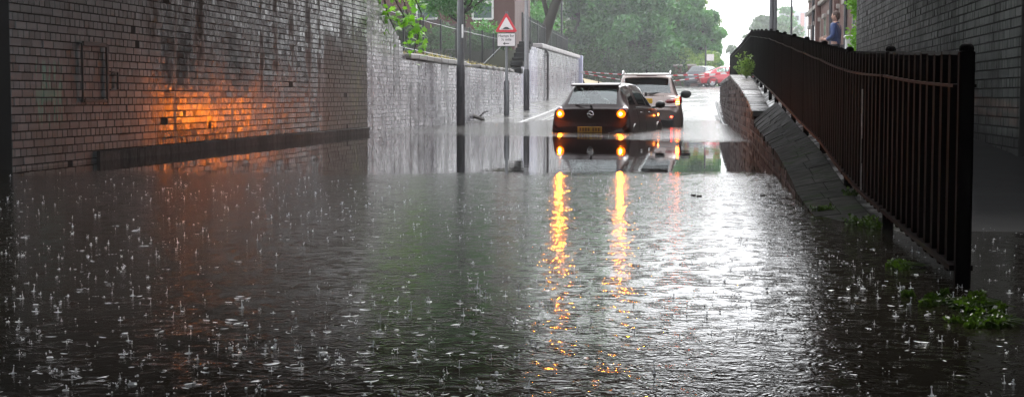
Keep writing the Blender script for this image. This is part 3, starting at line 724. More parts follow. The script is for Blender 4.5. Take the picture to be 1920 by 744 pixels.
def build_car(name, label, loc, rz, ST, W_, paintm, wins, wheels, zb=.22, group=None):
    """ST rows: x from the rear, z top, z belt, z upper edge, half width roof edge, belt, lower"""
    root = thing(name, loc, label, 'car', group, rz)
    ST = np.array(ST, float); n = len(ST); nu, nv = 8, 6
    ctrl = np.zeros((n, 9, 3))
    for i, (x, zt, zs, ze, wt, wb, wlw) in enumerate(ST):
        zz = zb + .10 * max(0, 1 - i) ; 
        ctrl[i] = [(0, x, zz), (wlw - .14, x, zz), (wlw - .02, x, zz + .09), (wlw, x, min(.56, zs - .05)), (wb + .015, x, zs - .05), (wb - .01, x, zs + .01), (wt, x, ze), (wt * .74, x, zt - (zt - ze) * .28), (0, x, zt)]
    def interp(C, u):          # catmull rom, softened
        i = min(int(u), len(C) - 2); t = u - i
        p1, p2 = C[i], C[i + 1]; p0 = C[max(i - 1, 0)]; p3 = C[min(i + 2, len(C) - 1)]
        m1 = (p2 - p0) * .5; m2 = (p3 - p1) * .5
        dl = np.abs(p2 - p1)  # limit tangents: no overshoot
        m1 = np.clip(m1, -dl * 2, dl * 2); m2 = np.clip(m2, -dl * 2, dl * 2)
        return (2 * t ** 3 - 3 * t ** 2 + 1) * p1 + (t ** 3 - 2 * t ** 2 + t) * m1 + (3 * t ** 2 - 2 * t ** 3) * p2 + (t ** 3 - t ** 2) * m2
    NU = (n - 1) * nu; NV = 8 * nv
    G = np.zeros((NU + 1, NV + 1, 3))
    for a in range(NU + 1):
        row = interp(ctrl, a / nu)
        for b in range(NV + 1): G[a, b] = interp(row, b / nv)
    full = np.concatenate([G * np.array([-1, 1, 1]), G[:, ::-1][:, 1:]], 1)     # left bottom -> top -> right bottom
    m = full.shape[1]; flat = full.reshape(-1, 3)
    mask = {}
    for wi, (kind, u0, u1, v0, v1) in enumerate(wins):
        for a in range(NU):
            for b in range(m - 1):
                vb = (b + .5) / nv; vv = vb if vb <= 8 else 16 - vb; ua = (a + .5) / nu
                if kind == 'side' and u0 <= ua <= u1 and v0 <= vv <= v1: mask[(a, b)] = (wi, vb > 8)
                if kind == 'top' and u0 <= ua <= u1 and vv >= v0: mask[(a, b)] = (wi, False)
    body = MB(); bf = []; panels = {}
    for a in range(NU):
        for b in range(m - 1):
            q = (a * m + b, a * m + b + 1, (a + 1) * m + b + 1, (a + 1) * m + b)
            if (a, b) in mask: panels.setdefault(mask[(a, b)], []).append(q)
            else: bf.append(q)
    bf.append(tuple(range(m - 1, -1, -1))); bf.append(tuple(NU * m + k for k in range(m)))
    body.add(flat, bf); bo = body.build('body', paintm, root, smooth=38)
    for (wi, side), qs in panels.items():
        used = sorted({i for q in qs for i in q}); mp = {k: j for j, k in enumerate(used)}
        pb_ = MB(); pb_.add(flat[used], [tuple(mp[i] for i in q) for q in qs])
        pb_.build('window', M['glass'], root, smooth=True)
        cnt = {}                       # black seal around each pane
        for q in qs:
            for e in zip(q, q[1:] + q[:1]): k = tuple(sorted(e)); cnt[k] = cnt.get(k, 0) + 1
    for (x, y, r) in wheels:
        for s in (-1, 1):
            wt_ = MB(); prof = [(r * .62, -.10), (r * .93, -.105), (r, -.07), (r, .07), (r * .93, .105), (r * .62, .10)]
            N = 28; v = [(s * x + q, y + p * math.cos(2 * math.pi * k / N), r + p * math.sin(2 * math.pi * k / N)) for k in range(N) for p, q in prof]
            L = len(prof); wt_.add(v, [(k * L + j, k * L + j + 1, ((k + 1) % N) * L + j + 1, ((k + 1) % N) * L + j) for k in range(N) for j in range(L - 1)])
            tyre = wt_.build('wheel', M['rubber'], root, smooth=40)
            rim = MB(); xo = s * x + s * .085
            rim.tube([(xo - s * .08, y, r), (xo - s * .03, y, r)], r * .63, 24)
            rim.tube([(xo - s * .02, y, r), (xo + s * .004, y, r)], r * .14, 12)
            for k in range(5):
                a = 2 * math.pi * k / 5; rim.tube([(xo - s * .01, y, r), (xo - s * .015, y + r * .6 * math.cos(a), r + r * .6 * math.sin(a))], [.035, .028], 6)
            rim.build('rim', M['alloy'], tyre, smooth=40)
            ar = MB(); N = 18; v = []
            for k in range(N + 1):
                a = math.pi * (-.08 + 1.16 * k / N)
                for rr, dx in ((r * 1.0, 0), (r * 1.17, .0), (r * 1.17, -.06)): v.append((s * (W_ / 2 - .012 + dx + .02), y + rr * math.cos(a), r + rr * math.sin(a)))
            ar.add(v, [(k * 3 + j, k * 3 + j + 1, k * 3 + 4 + j, k * 3 + 3 + j) for k in range(N) for j in range(2)]); ar.build('wheel_arch', M['trim'], root)
    def seats(xs, ys, zt_):
        for y in ys:
            for x in xs:
                b = MB(); b.box((x, y, zt_ - .33), (.46, .16, .56), bev=.06); b.box((x, y + .02, zt_ + .07), (.26, .10, .18), bev=.04); b.build('seat', M['inside'], root)
    def part(nm, mb, mat, **k): return mb.build(nm, mat, root, **k)
    return root, part, seats, G, nu, nv

# --- dark hatchback with hazard lights on
HST = [(0.00, .60, .56, .58, .60, .70, .74), (0.04, .70, .64, .68, .66, .78, .82), (.10, .92, .80, .90, .68, .80, .85), (.17, 1.00, .93, .985, .655, .80, .86), (.36, 1.23, .96, 1.19, .61, .785, .865),
       (.54, 1.415, .965, 1.36, .57, .78, .865), (.70, 1.455, .965, 1.40, .575, .785, .862), (1.5, 1.49, .95, 1.435, .585, .80, .862), (2.2, 1.47, .93, 1.41, .58, .80, .862),
       (2.6, 1.39, .92, 1.33, .585, .795, .862), (3.2, 1.04, .91, 1.00, .64, .77, .862), (3.45, .97, .87, .93, .62, .75, .85), (3.8, .80, .74, .78, .56, .68, .80), (3.96, .60, .56, .58, .48, .60, .70)]
for q in range(len(HST)): HST[q] = HST[q][:4] + (HST[q][4] * .92,) + HST[q][5:]
HL = Vector((-2.40, 29.5, -.46))
hb, part, seats, G, nu_, nv_ = build_car('hatchback', 'dark wine hatchback stranded in the flood with orange hazard lights', HL, R(-8.5), HST, 1.73,
    paint('dark_wine_paint', (.016, .006, .006), .3, .30, .25), [('top', 3.2, 4.75, 6.55, 8), ('side', 4.9, 6.55, 5.12, 5.92), ('side', 6.7, 7.9, 5.12, 5.92), ('side', 8.05, 9.7, 5.12, 5.92), ('top', 9.1, 9.9, 6.4, 8)],
    [(.755, .62, .30), (.755, 3.12, .30)])
hb.scale = (.93, 1, .98)
seats((-.38, .38), (2.0,), 1.08); seats((-.42, 0, .42), (.95,), .98)
b = MB(); b.box((0, 2.0, .60), (1.4, 2.6, .1)); b.build('floor', M['inside'], hb)
b = MB(); b.box((0, 3.0, .93), (1.3, .3, .12), bev=.05); b.build('dashboard', M['inside'], hb)
b = MB(); b.tube([(-.36 + .17 * math.cos(t), 2.62 + .06 * math.sin(t), .98 + .16 * math.sin(t)) for t in np.linspace(0, 6.283, 17)], .016, 6); b.build('steering_wheel', M['trim'], hb)
def lamp_cluster(s, x, y, z, w, d, h, mat):
    b = MB(); b.ell((s * x, y, z), (w, d, h), nu=16, nv=10, rot=Matrix.Rotation(s * R(28), 3, 'Z')); return b
for s in (-1, 1):
    o = part('tail_lamp', lamp_cluster(s, .70, .16, .86, .125, .085, .125, None), M['redlens'], smooth=True)
    b = MB(); b.ell((s * .665, .065, .845), (.098, .052, .082), nu=12, nv=8, rot=Matrix.Rotation(s * R(24), 3, 'Z')); b.build('indicator', M['amber'], o, smooth=True)
    b = MB(); b.ell((s * .660, .018, .845), (.036, .024, .032)); b.build('bulb', M['amber_core' if s < 0 else 'amber_weak'], o, smooth=True)
    b = MB(); b.ell((s * .868, 3.02, .80), (.012, .045, .026)); part('side_repeater', b, M['orangelit' if s > 0 else 'amber_side'], smooth=True)
    b = MB(); b.ell((s * .985, 2.66, 1.02), (.115, .075, .082), nu=18, nv=12); mo = part('wing_mirror', b, M['trim'], smooth=60)
    b = MB(); b.tube([(s * .80, 2.70, .96), (s * .92, 2.68, .98)], .025, 8); b.build('bracket', M['trim'], mo)
    for y in (1.15, 2.0):
        b = MB(); b.box((s * .872, y, .865), (.025, .17, .028), bev=.008); part('door_handle', b, M['chrome'])
    b = MB(); b.tube([(s * .866, 1.70, .34), (s * .870, 1.70, .6), (s * .815, 1.70, .92)], .004, 4); part('door_seam', b, M['trim'])
    b = MB(); b.tube([(s * .866, .98, .5), (s * .868, .95, .7), (s * .81, .92, .93)], .004, 4); part('door_seam', b, M['trim'])
    b = MB(); b.tube([(s * .818, .75, .972), (s * .822, 1.5, .962), (s * .822, 2.2, .942), (s * .815, 2.75, .928)], .011, 6); part('window_trim', b, M['trim'])
b = MB(); b.box((0, -.012, .53), (.53, .014, .115), bev=.004); npl = part('number_plate', b, M['plate'])
b = MB()
for k, x in enumerate((-.20, -.14, -.08, -.02, .08, .14, .20)): b.box((x, -.021, .53), (.036, .004, .066 if k % 2 else .07), bev=.001)
b.build('worn_marks', simple('faded_plate_ink', (.22, .10, .02), .6), npl)
b = MB(); N = 24
b.tube([(.062 * math.cos(a), .052, .835 + .062 * math.sin(a)) for a in np.linspace(0, 2 * math.pi, 25)], .007, 6, cap=False)
b.tube([(-.075, .05, .845), (-.02, .046, .85), (.02, .046, .82), (.075, .05, .825)], .006, 6); part('badge', b, M['chrome'], smooth=40)
b = MB(); b.tube([(-.56, .085, .78), (-.50, .05, .70), (-.35, .03, .645), (0, .022, .635), (.35, .03, .645), (.50, .05, .70), (.56, .085, .78)], .007, 6); part('tailgate_seam', b, simple('seam_highlight', (.09, .07, .07), .25), smooth=True)
b = MB(); b.tube([(0, .10, 1.0), (-.15, .13, 1.015), (-.36, .18, 1.03)], .012, 6); b.tube([(0, .14, .99), (0, .09, .995)], .03, 10); part('rear_wiper', b, M['trim'])
b = MB(); b.box((0, .53, 1.435), (1.08, .22, .035), bev=.015, rot=Matrix.Rotation(R(8), 3, 'X')); part('spoiler', b, bpy.data.materials['dark_wine_paint'])
b = MB(); b.tube([(0, .78, 1.45), (0, .76, 1.52), (0, .68, 1.66)], [.02, .006, .003], 6); part('aerial', b, M['trim'])

# --- brown grey off-roader ahead of it
SST = [(0.00, .78, .70, .75, .62, .74, .80), (0.05, .92, .80, .90, .68, .82, .87), (.12, 1.08, .95, 1.06, .70, .84, .90), (.20, 1.13, 1.04, 1.115, .68, .84, .92), (.34, 1.36, 1.06, 1.33, .645, .83, .925),
       (.50, 1.57, 1.06, 1.52, .61, .82, .925), (.70, 1.63, 1.06, 1.58, .61, .82, .925), (1.6, 1.66, 1.05, 1.60, .62, .84, .925), (2.5, 1.64, 1.03, 1.58, .62, .84, .925),
       (2.9, 1.56, 1.02, 1.50, .62, .83, .925), (3.5, 1.16, 1.00, 1.12, .68, .82, .925), (3.8, 1.10, .98, 1.06, .68, .80, .92), (4.4, .96, .86, .93, .60, .74, .86), (4.6, .74, .68, .70, .5, .66, .76)]
SL = Vector((at(1212, 240, 35.6).x, 35.6, -.40))
sv, part, seats, G2, _, _ = build_car('off_roader', 'brown grey off-roader with red tail lights ahead of the hatchback', SL, R(2.5), SST, 1.85,
    paint('brown_grey_paint', (.21, .165, .15), .6, .25), [('top', 3.2, 4.7, 6.5, 8), ('side', 4.9, 6.6, 5.12, 5.9), ('side', 6.8, 7.9, 5.12, 5.9), ('side', 8.05, 9.7, 5.12, 5.9), ('top', 9.1, 9.9, 6.4, 8)],
    [(.80, .88, .35), (.80, 3.65, .35)])
sv.scale = (.95, .95, 1.02)
seats((-.40, .40), (2.2,), 1.2); seats((-.42, 0, .42), (1.15,), 1.12)
b = MB(); b.box((0, 2.0, .70), (1.5, 2.8, .1)); b.build('floor', M['inside'], sv)
for s in (-1, 1):
    b = MB(); b.ell((s * .66, .13, .97), (.21, .075, .075), nu=16, nv=8, rot=Matrix.Rotation(s * R(18), 3, 'Z')); b.ell((s * .80, .19, .99), (.09, .10, .125), nu=14, nv=8)
    o = part('tail_lamp', b, M['redlens'], smooth=True)
    for k, (z, mt) in enumerate(((1.07, 'orangelit'), (1.02, 'redlit'), (.97, 'orangelit'), (.92, 'orangelit'))):
        q = MB(); q.box((s * .775, .085, z), (.10 if k else .06, .04, .030), bev=.012, rot=Matrix.Rotation(s * R(24), 3, 'Z')); q.build('light_bar', M[mt], o)
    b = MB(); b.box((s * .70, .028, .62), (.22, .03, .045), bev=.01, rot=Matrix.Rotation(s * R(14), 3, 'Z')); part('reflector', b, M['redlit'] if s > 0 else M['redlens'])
    b = MB(); b.ell((s * 1.05, 2.95, 1.15), (.145, .085, .105), nu=18, nv=12); mo = part('wing_mirror', b, M['trim'], smooth=60)
    b = MB(); b.tube([(s * .82, 3.0, 1.05), (s * .95, 2.97, 1.10)], .035, 8); b.build('bracket', M['trim'], mo)
    b = MB(); b.tube([(s * .60, .62, 1.60), (s * .60, .75, 1.68), (s * .60, 1.6, 1.70), (s * .60, 2.5, 1.68), (s * .60, 2.65, 1.62)], .02, 8); part('roof_rail', b, M['chrome'], smooth=True)
    b = MB(); b.tube([(s * .855, .8, 1.075), (s * .86, 1.6, 1.065), (s * .86, 2.5, 1.045), (s * .85, 3.1, 1.03)], .012, 6); part('window_trim', b, M['trim'])
b = MB(); b.box((0, .35, 1.605), (1.14, .26, .04), bev=.018, rot=Matrix.Rotation(R(6), 3, 'X')); part('spoiler', b, bpy.data.materials['brown_grey_paint'])
b = MB(); b.box((0, .27, 1.572), (.5, .05, .018), bev=.006); part('brake_light', b, M['redlens'])
b = MB(); b.box((0, -.002, .44), (1.34, .05, .26), bev=.03); part('bumper_insert', b, M['trim'])
b = MB(); b.box((0, .01, .86), (1.50, .03, .035), bev=.012); part('crease_strip', b, simple('silver_crease', (.3, .29, .29), .25, .6))
b = MB(); b.box((-.12, .055, .985), (.53, .02, .115), bev=.004); part('number_plate', b, M['plate'])
b = MB(); b.tube([(0, .17, 1.15), (.2, .215, 1.165), (.42, .27, 1.18)], .014, 6); b.tube([(-.02, .22, 1.14), (-.02, .15, 1.15)], .035, 10); part('rear_wiper', b, M['trim'])
b = MB(); b.prism([(.9, 1.63), (1.06, 1.65), (.93, 1.73)], 'x', -.02, .02); part('roof_fin', b, M['trim'])

# --- red coupe across the top of the road
RST = [(0.00, .70, .66, .68, .55, .66, .72), (0.08, .86, .80, .84, .62, .74, .80), (.30, .96, .90, .94, .62, .78, .85), (.75, 1.10, .93, 1.07, .58, .78, .87), (1.25, 1.33, .93, 1.28, .54, .78, .87), (1.7, 1.40, .92, 1.34, .55, .78, .87),
       (2.1, 1.39, .92, 1.33, .55, .78, .87), (2.5, 1.30, .91, 1.24, .56, .78, .87), (3.1, 1.02, .90, .98, .62, .77, .86), (3.6, .92, .82, .89, .60, .74, .84), (4.1, .76, .70, .74, .54, .66, .78), (4.3, .56, .52, .54, .46, .58, .66)]
rcx = at(1306, 140, 101).x
rc, part, seats, _, _, _ = build_car('coupe', 'red car parked across the top of the road beyond the tape', Vector((rcx + .15, 101, zroad(101) + .01)), R(-78), RST, 1.74,
    paint('red_paint', (.42, .015, .03), .1, .25), [('top', 3.2, 4.6, 6.5, 8), ('side', 3.6, 5.5, 5.15, 5.9), ('side', 5.7, 7.8, 5.12, 5.92), ('top', 6.7, 7.9, 6.4, 8)],
    [(.765, .75, .31), (.765, 3.45, .31)])
seats((-.38, .38), (1.9,), 1.02)
for s in (-1, 1):
    b = MB(); b.box((s * .96, 2.55, 1.0), (.2, .13, .14), bev=.05); part('wing_mirror', b, bpy.data.materials['red_paint'], smooth=40)
    b = MB(); b.ell((s * .64, .10, .80), (.13, .06, .07)); part('tail_lamp', b, M['redlens'], smooth=True)
    b = MB(); b.ell((s * .60, 4.02, .70), (.13, .09, .07)); part('headlight', b, M['chrome'], smooth=True)
dk, part, seats, _, _, _ = build_car('parked_car', 'dark car parked behind the red one at the top of the road', Vector((at(1303, 150, 104.5).x, 104.5, zroad(104.5))), R(-20), HST, 1.73,
    paint('dark_blue_paint', (.02, .025, .035), .4, .25), [('top', 3.2, 4.75, 6.55, 8), ('side', 4.9, 6.55, 5.12, 5.92), ('side', 6.7, 7.9, 5.12, 5.92), ('side', 8.05, 9.7, 5.12, 5.92), ('top', 9.1, 9.9, 6.4, 8)],
    [(.755, .62, .30), (.755, 3.12, .30)])
for s in (-1, 1):
    b = MB(); b.ell((s * .70, .12, .86), (.11, .08, .10)); part('tail_lamp', b, M['redlens'], smooth=True)
    b = MB(); b.box((s * .96, 2.66, 1.02), (.2, .13, .14), bev=.05); part('wing_mirror', b, M['trim'], smooth=60)
b = MB(); b.box((0, .015, .54), (.52, .012, .11), bev=.004); part('number_plate', b, M['plate'])

# ------------------------------------------------------------------ police tape across the road
def tape_mat():
    f = F('red_white_tape'); X, Y, Z = f.sep(f.obj()); s = f.m('FRACT', f.m('ADD', f.m('MULTIPLY', X, 2.2), f.m('MULTIPLY', Z, 1.0)))
    f.pbr(f.mix(f.m('GREATER_THAN', s, .55), (.8, .8, .8), (.6, .03, .05)), .4); return f.mat
M['tape'] = tape_mat()
def tape(pts, label):
    mb = MB(); v = []; P_ = []
    for i in range(len(pts) - 1):
        for t in np.linspace(0, 1, 13)[:-1]:
            p = pts[i].lerp(pts[i + 1], t); p.z -= .10 * math.sin(math.pi * t) * (pts[i + 1] - pts[i]).length / 12; P_.append(p)
    P_.append(pts[-1])
    for k, p in enumerate(P_):
        tw = math.sin(k * .8) * .4; h = .024
        v += [(p.x, p.y - h * math.sin(tw), p.z - h * math.cos(tw)), (p.x, p.y + h * math.sin(tw), p.z + h * math.cos(tw))]
    mb.add(v, [(2 * k, 2 * k + 2, 2 * k + 3, 2 * k + 1) for k in range(len(P_) - 1)])
    o = mb.build('barrier_tape', M['tape'], origin=tuple(pts[0])); tag(o, label, 'tape', 'red and white tape across the road'); return o
a0 = at(1088, 134, 75.9); 
tape([a0, at(1368, 138, 60.8)], 'upper red and white tape strung straight across the road behind the cars')
tape([a0 + Vector((0, .02, -.06)), at(1215, 155, 70), at(1368, 135, 60.85)], 'lower red and white tape sagging to roof height behind the off-roader')

# ------------------------------------------------------------------ foliage
def leaf_mat(name, c1, c2, tr=.35, rough=.35):
    f = F(name); r = f.attr(); c = f.mix(r, c1, c2)
    d = f.node('ShaderNodeBsdfPrincipled'); f.put(d.inputs['Base Color'], c); d.inputs['Roughness'].default_value = rough; d.inputs['Specular IOR Level'].default_value = .4
    t = f.node('ShaderNodeBsdfTranslucent'); f.put(t.inputs[0], f.mix(1, c, (1.4, 1.7, .7), 'MULTIPLY')); mx = f.node('ShaderNodeMixShader'); mx.inputs[0].default_value = tr
    f.t.links.new(d.outputs[0], mx.inputs[1]); f.t.links.new(t.outputs[0], mx.inputs[2]); f.t.links.new(mx.outputs[0], f.out.inputs[0]); return f.mat
M['leaf'] = leaf_mat('tree_leaves', (.035, .11, .045), (.12, .27, .10)); M['leaf_d'] = leaf_mat('dark_leaves', (.02, .05, .015), (.05, .10, .03))
M['leaf_b'] = leaf_mat('bright_maple_leaves', (.08, .20, .025), (.17, .33, .04), .45); M['leaf_y'] = leaf_mat('yellow_green_leaves', (.10, .17, .04), (.2, .28, .07))
M['leaf_w'] = leaf_mat('wet_weed_leaves', (.02, .04, .008), (.08, .13, .02)); M['bark'] = simple('wet_bark', (.035, .028, .022), .7, nsc=8); M['straw'] = leaf_mat('dry_grass', (.30, .22, .10), (.45, .34, .18), .3, .7)
def leaf_cloud(mb, clumps, n, size, droop=0.0):
    cl_ = np.array([c[:3] for c in clumps]); rad = np.array([c[3] for c in clumps]); w = rad ** 2; idx = rng.choice(len(clumps), n, p=w / w.sum())
    d = rng.normal(size=(n, 3)); d /= np.linalg.norm(d, axis=1)[:, None]
    rr = rng.random(n) ** .45
    p = cl_[idx] + d * (rad[idx] * rr)[:, None] * np.array([1, 1, .8]); p[:, 2] -= droop * rng.random(n)
    a = rng.normal(size=(n, 3)); a /= np.linalg.norm(a, axis=1)[:, None]; b = np.cross(a, rng.normal(size=(n, 3))); b /= np.linalg.norm(b, axis=1)[:, None]
    s = size * rng.uniform(.6, 1.3, n)[:, None]
    v = np.stack([p - a * s * .5, p + b * s * .32 , p + a * s * .5, p - b * s * .32], 1).reshape(-1, 3)
    tone = np.clip(.5 + .35 * (rng.random(len(clumps))[idx] - .5) * 2 + rng.normal(0, .18, n), 0, 1)
    mb.addn(v, np.arange(n * 4).reshape(-1, 4), 0, np.repeat(tone, 4)); return mb
def tree(name, base, height, spread, trunk_r, label, leafm, n, leaf, cb=.25, lean=(0, 0), group=None, nclump=40, cat='tree', skew=0, droop=0):
    bx_, by_, bz_ = base; root = thing(name, base, label, cat, group); t = MB()
    top = Vector((lean[0], lean[1], height * .8)); pts = [Vector((0, 0, -.3)), top * .3 + Vector((random.uniform(-.1, .1), 0, 0)), top * .6 + Vector((random.uniform(-.2, .2), 0, 0)), top]
    t.tube(pts, [trunk_r * 1.25, trunk_r, trunk_r * .7, trunk_r * .2], 12); clumps = []
    for k in range(nclump):
        z = cb + (1 - cb) * random.random() ** .9; a = random.random() * 6.283
        e = math.sin(math.pi * min(1, max(0.0, (z - cb) / (1 - cb) * .85 + .12))) ** .6
        r = spread * e * random.random() ** .5; c = Vector((lean[0] * z + r * math.cos(a) + skew * z, lean[1] * z + r * math.sin(a), z * height))
        cr = spread * random.uniform(.16, .34); clumps.append((c.x, c.y, c.z, cr))
        if k % 2 == 0:
            s = top * min(.9, max(.15, z * .75)); t.tube([s, s.lerp(c, .5) + Vector((0, 0, -.1 * spread * random.random())), c], [trunk_r * .35, trunk_r * .2, .02], 6)
    t.build('trunk', M['bark'], root, smooth=True)
    c_ = MB(); leaf_cloud(c_, clumps, n, leaf, droop); c_.build('crown', leafm, root); return root
gtree = 'big trees at the top of the road'
TR = [(-15.5, 108, 13.5, 5.5, 'deep green tree at the left of the hazy trees above the wall end', 'leaf_d'), (-10.6, 117, 11, 5.2, 'tall dense tree above the parked hatchback roof', 'leaf'), (-6.0, 113, 8.9, 4.2, 'broad green tree straight above the off-roader', 'leaf'),
      (-3.2, 122, 8.4, 3.4, 'lighter loose tree between the broad tree and the open sky', 'leaf_y'), (-1.5, 114, 6.3, 2.2, 'low rounded tree just left of the red car', 'leaf'), (-20, 98, 14, 6, 'shaded tree beyond the far left railings', 'leaf_d')]
for x, y, h, s, l, m_ in TR: tree('tree', (x, y, zroad(y) - .1), h, s, .35, l, M[m_], int(16000 + s * 4500), .34, .12 if x > -14 else .1, group=gtree, nclump=95)
tree('tree', (6.5, 210, 1.7), 9.8, 4.8, .3, 'misty blue-green tree far off in the gap before the tower block', M['leaf_d'], 9000, .5, .08, nclump=40)
tree('tree', (10.8, 235, 1.7), 12.4, 3.6, .3, 'taller thin misty tree behind the far gap', M['leaf'], 5000, .5, .2, nclump=40)
def hedge(name, x0, x1, y, d, z0, h, n, leaf, mat, label, cat='hedge'):
    r = thing(name, ((x0 + x1) / 2, y, z0), label, cat); L = x1 - x0; cl_ = []
    for k in range(int(max(6, L * 5))): cl_.append((random.uniform(-L / 2, L / 2), random.uniform(-d / 2, d / 2), random.uniform(.05, 1) * h, random.uniform(.2, .42) * h))
    m_ = MB(); leaf_cloud(m_, cl_, n, leaf); m_.build('foliage', mat, r); s = MB()
    for k in range(int(max(3, L))): x = random.uniform(-L / 2, L / 2); s.tube([(x, 0, -.1), (x + random.uniform(-.2, .2), random.uniform(-.1, .1), h * .7)], [.04, .012], 6)
    s.build('stem', M['bark'], r); return r
hedge('hedge', -18, -2.2, 109.5, 2, zroad(110) - .1, 2.7, 17000, .2, M['leaf_d'], 'dark hedge running under the big hazy trees')
hedge('shrub', -2.8, .6, 110.5, 1.6, 1.5, 2.4, 4500, .2, M['leaf_y'], 'light green bushes behind the small pillars and the red car', 'shrub')
hedge('hedge', -14.5, -9.2, 52, 1.5, 1.8, 1.5, 6000, .12, M['leaf_d'], 'dark undergrowth behind the old railings on the left bank')
hedge('hedge', -11.8, -8.4, 80, 2, 2.0, 3.2, 5000, .16, M['leaf'], 'green bushes behind the far left railings')
hedge('hedge', -11.4, -8.3, 60.5, 1.2, 1.9, 1.7, 5500, .12, M['leaf'], 'greenery behind the old railings below the road sign')
hedge('hedge', -9.4, -7.9, 56.4, 1.0, 1.7, 1.2, 3500, .10, M['leaf_d'], 'dark bush at the foot of the raised wall behind the sign')
hedge('hedge', -20, -3.0, 127, 2.5, 1.4, 4.6, 9000, .4, M['leaf'], 'taller green thicket filling in behind the big trees')
# foreground branch with maple leaves
def lobed(mb, c, s, rot):
    k = [(0, -.5), (.18, -.22), (.48, -.26), (.36, 0), (.5, .2), (.25, .2), (.16, .34), (0, .55), (-.16, .34), (-.25, .2), (-.5, .2), (-.36, 0), (-.48, -.26), (-.18, -.22)]
    v = [(0, 0, .05 * s)] + [(x * s, y * s, -.12 * s * (x * x + y * y)) for x, y in k]; v = np.array(v) @ np.array(rot).T + np.array(c); r_ = random.random()
    mb.add(v, [(0, 1 + i, 1 + (i + 1) % len(k)) for i in range(len(k))], 0, [r_] * len(v))
def maple(base, twigs, n, size, label, mat, spreadv=.22):
    root = thing('maple_tree', base, label, 'tree'); t = MB(); lf = MB(); B = Vector(base)
    t.tube([(0, 0, -.3), (.05, -.1, 1.2), (.3, -.3, 2.6), (.6, -.6, 4.2)], [.16, .13, .10, .05], 10)
    for tw in twigs:
        P0 = [Vector((.3, -.3, 2.6))] + [q - B for q in tw]; t.tube(P0, [.05] + [.02 - .013 * i / len(tw) for i in range(len(tw))], 6)
        for _ in range(n):
            u = random.random() ** .8 * (len(P0) - 1.001); i = int(u)
            if i == 0 and random.random() < .9: continue
            c = P0[i].lerp(P0[i + 1], u - i) + Vector((random.gauss(0, spreadv), random.gauss(0, spreadv), random.gauss(-.08, spreadv * .8)))
            rot = Matrix.Rotation(random.uniform(0, 6.28), 3, 'Z') @ Matrix.Rotation(random.gauss(.9, .5), 3, 'X') @ Matrix.Rotation(random.uniform(-2.6, 2.6), 3, 'Z')
            lobed(lf, c, size * random.uniform(.6, 1.25), rot)
    t.build('trunk', M['bark'], root, smooth=True); lf.build('crown', mat, root); return root
mt = [[at(715, -90, 30.5), at(735, -10, 30.4), at(762, 38, 30.6), at(785, 60, 30.8)], [at(700, -100, 30.2), at(715, -20, 30.3), at(728, 30, 30.2), at(740, 55, 30.3)], [at(745, -90, 31), at(770, -20, 31), at(790, 25, 31), at(782, 85, 31.2)],
      [at(690, -120, 30), at(705, -40, 30), at(745, 5, 30.2)], [at(730, -90, 32), at(765, 30, 32), at(785, 70, 32), at(776, 95, 32)]]
maple((-9.0, 32.5, 2.0), mt, 60, .15, 'bright green maple branch hanging over the top of the left wall', M['leaf_b'], .14)
# tree with hanging dark foliage above the railings and sign
tree('tree', (-9.2, 55, 1.9), 6.5, 2.6, .16, 'tree with drooping leaves above the sign, grey trunk behind the old railings', M['leaf'], 16000, .13, .34, group=None, nclump=46, skew=.25, droop=.35)
tree('tree', (-11.6, 49, 1.9), 6.5, 2.4, .14, 'darker leafy tree left of the first lamp post behind the railings', M['leaf_d'], 9000, .13, .38, nclump=36, droop=.3)
# leaning bare trunk
lt = thing('leaning_tree', (-7.62, 66, 2.6), 'thick dark trunk leaning right behind the far railings', 'tree')
pa = at(1016, 82, 66) - lt.location; pb_ = at(1030, 40, 66) - lt.location; pc = at(1046, -5, 66) - lt.location; pd = at(1060, -60, 66) - lt.location
b = MB(); b.tube([pa + Vector((-.05, 0, -.6)), pa, pb_, pc, pd], [.34, .27, .23, .20, .14], 12); b.tube([pb_, pb_ + Vector((-.25, 0, .9)), pb_ + Vector((-.35, 0, 2.2))], [.12, .10, .07], 8); b.build('trunk', M['bark'], lt, smooth=True)
cl_ = [(pd.x + random.gauss(0, 1.3), random.gauss(0, 1.2), pd.z + random.gauss(1.0, .8), random.uniform(.5, .9)) for _ in range(24)]
b = MB(); leaf_cloud(b, cl_, 7000, .15, .3); b.build('crown', M['leaf'], lt)
# dry grass on the bank
def tuft(mb, c, n, h, sp, m=0):
    for _ in range(n):
        a = random.random() * 6.283; l = h * random.uniform(.5, 1.2); w = .006; b0 = Vector(c) + Vector((random.gauss(0, sp), random.gauss(0, sp), 0)); o = Vector((math.cos(a), math.sin(a), 0))
        e = b0 + o * l * random.uniform(.2, .9) + Vector((0, 0, l * random.uniform(.4, 1))); md = b0.lerp(e, .5) + Vector((0, 0, l * .18)); s = Vector((-o.y, o.x, 0)) * w
        r_ = random.random(); mb.add([b0 - s, b0 + s, md + s, md - s, e], [(0, 1, 2, 3), (3, 2, 4)], m, [r_] * 5)
b = MB()
for _ in range(230):
    y = random.uniform(33, 52); x = random.uniform(-7.9, -7.0); big = 1.6 if abs(y - 41) < 1.2 else 1
    tuft(b, (x, y, zemb(y) - .0 + (-(x + 7.0)) * .3), 10, .16 * big, .08)
tag(b.build('dry_grass', M['straw']), 'straw-coloured dry grass along the top of the left wall', 'grass', kind='stuff')
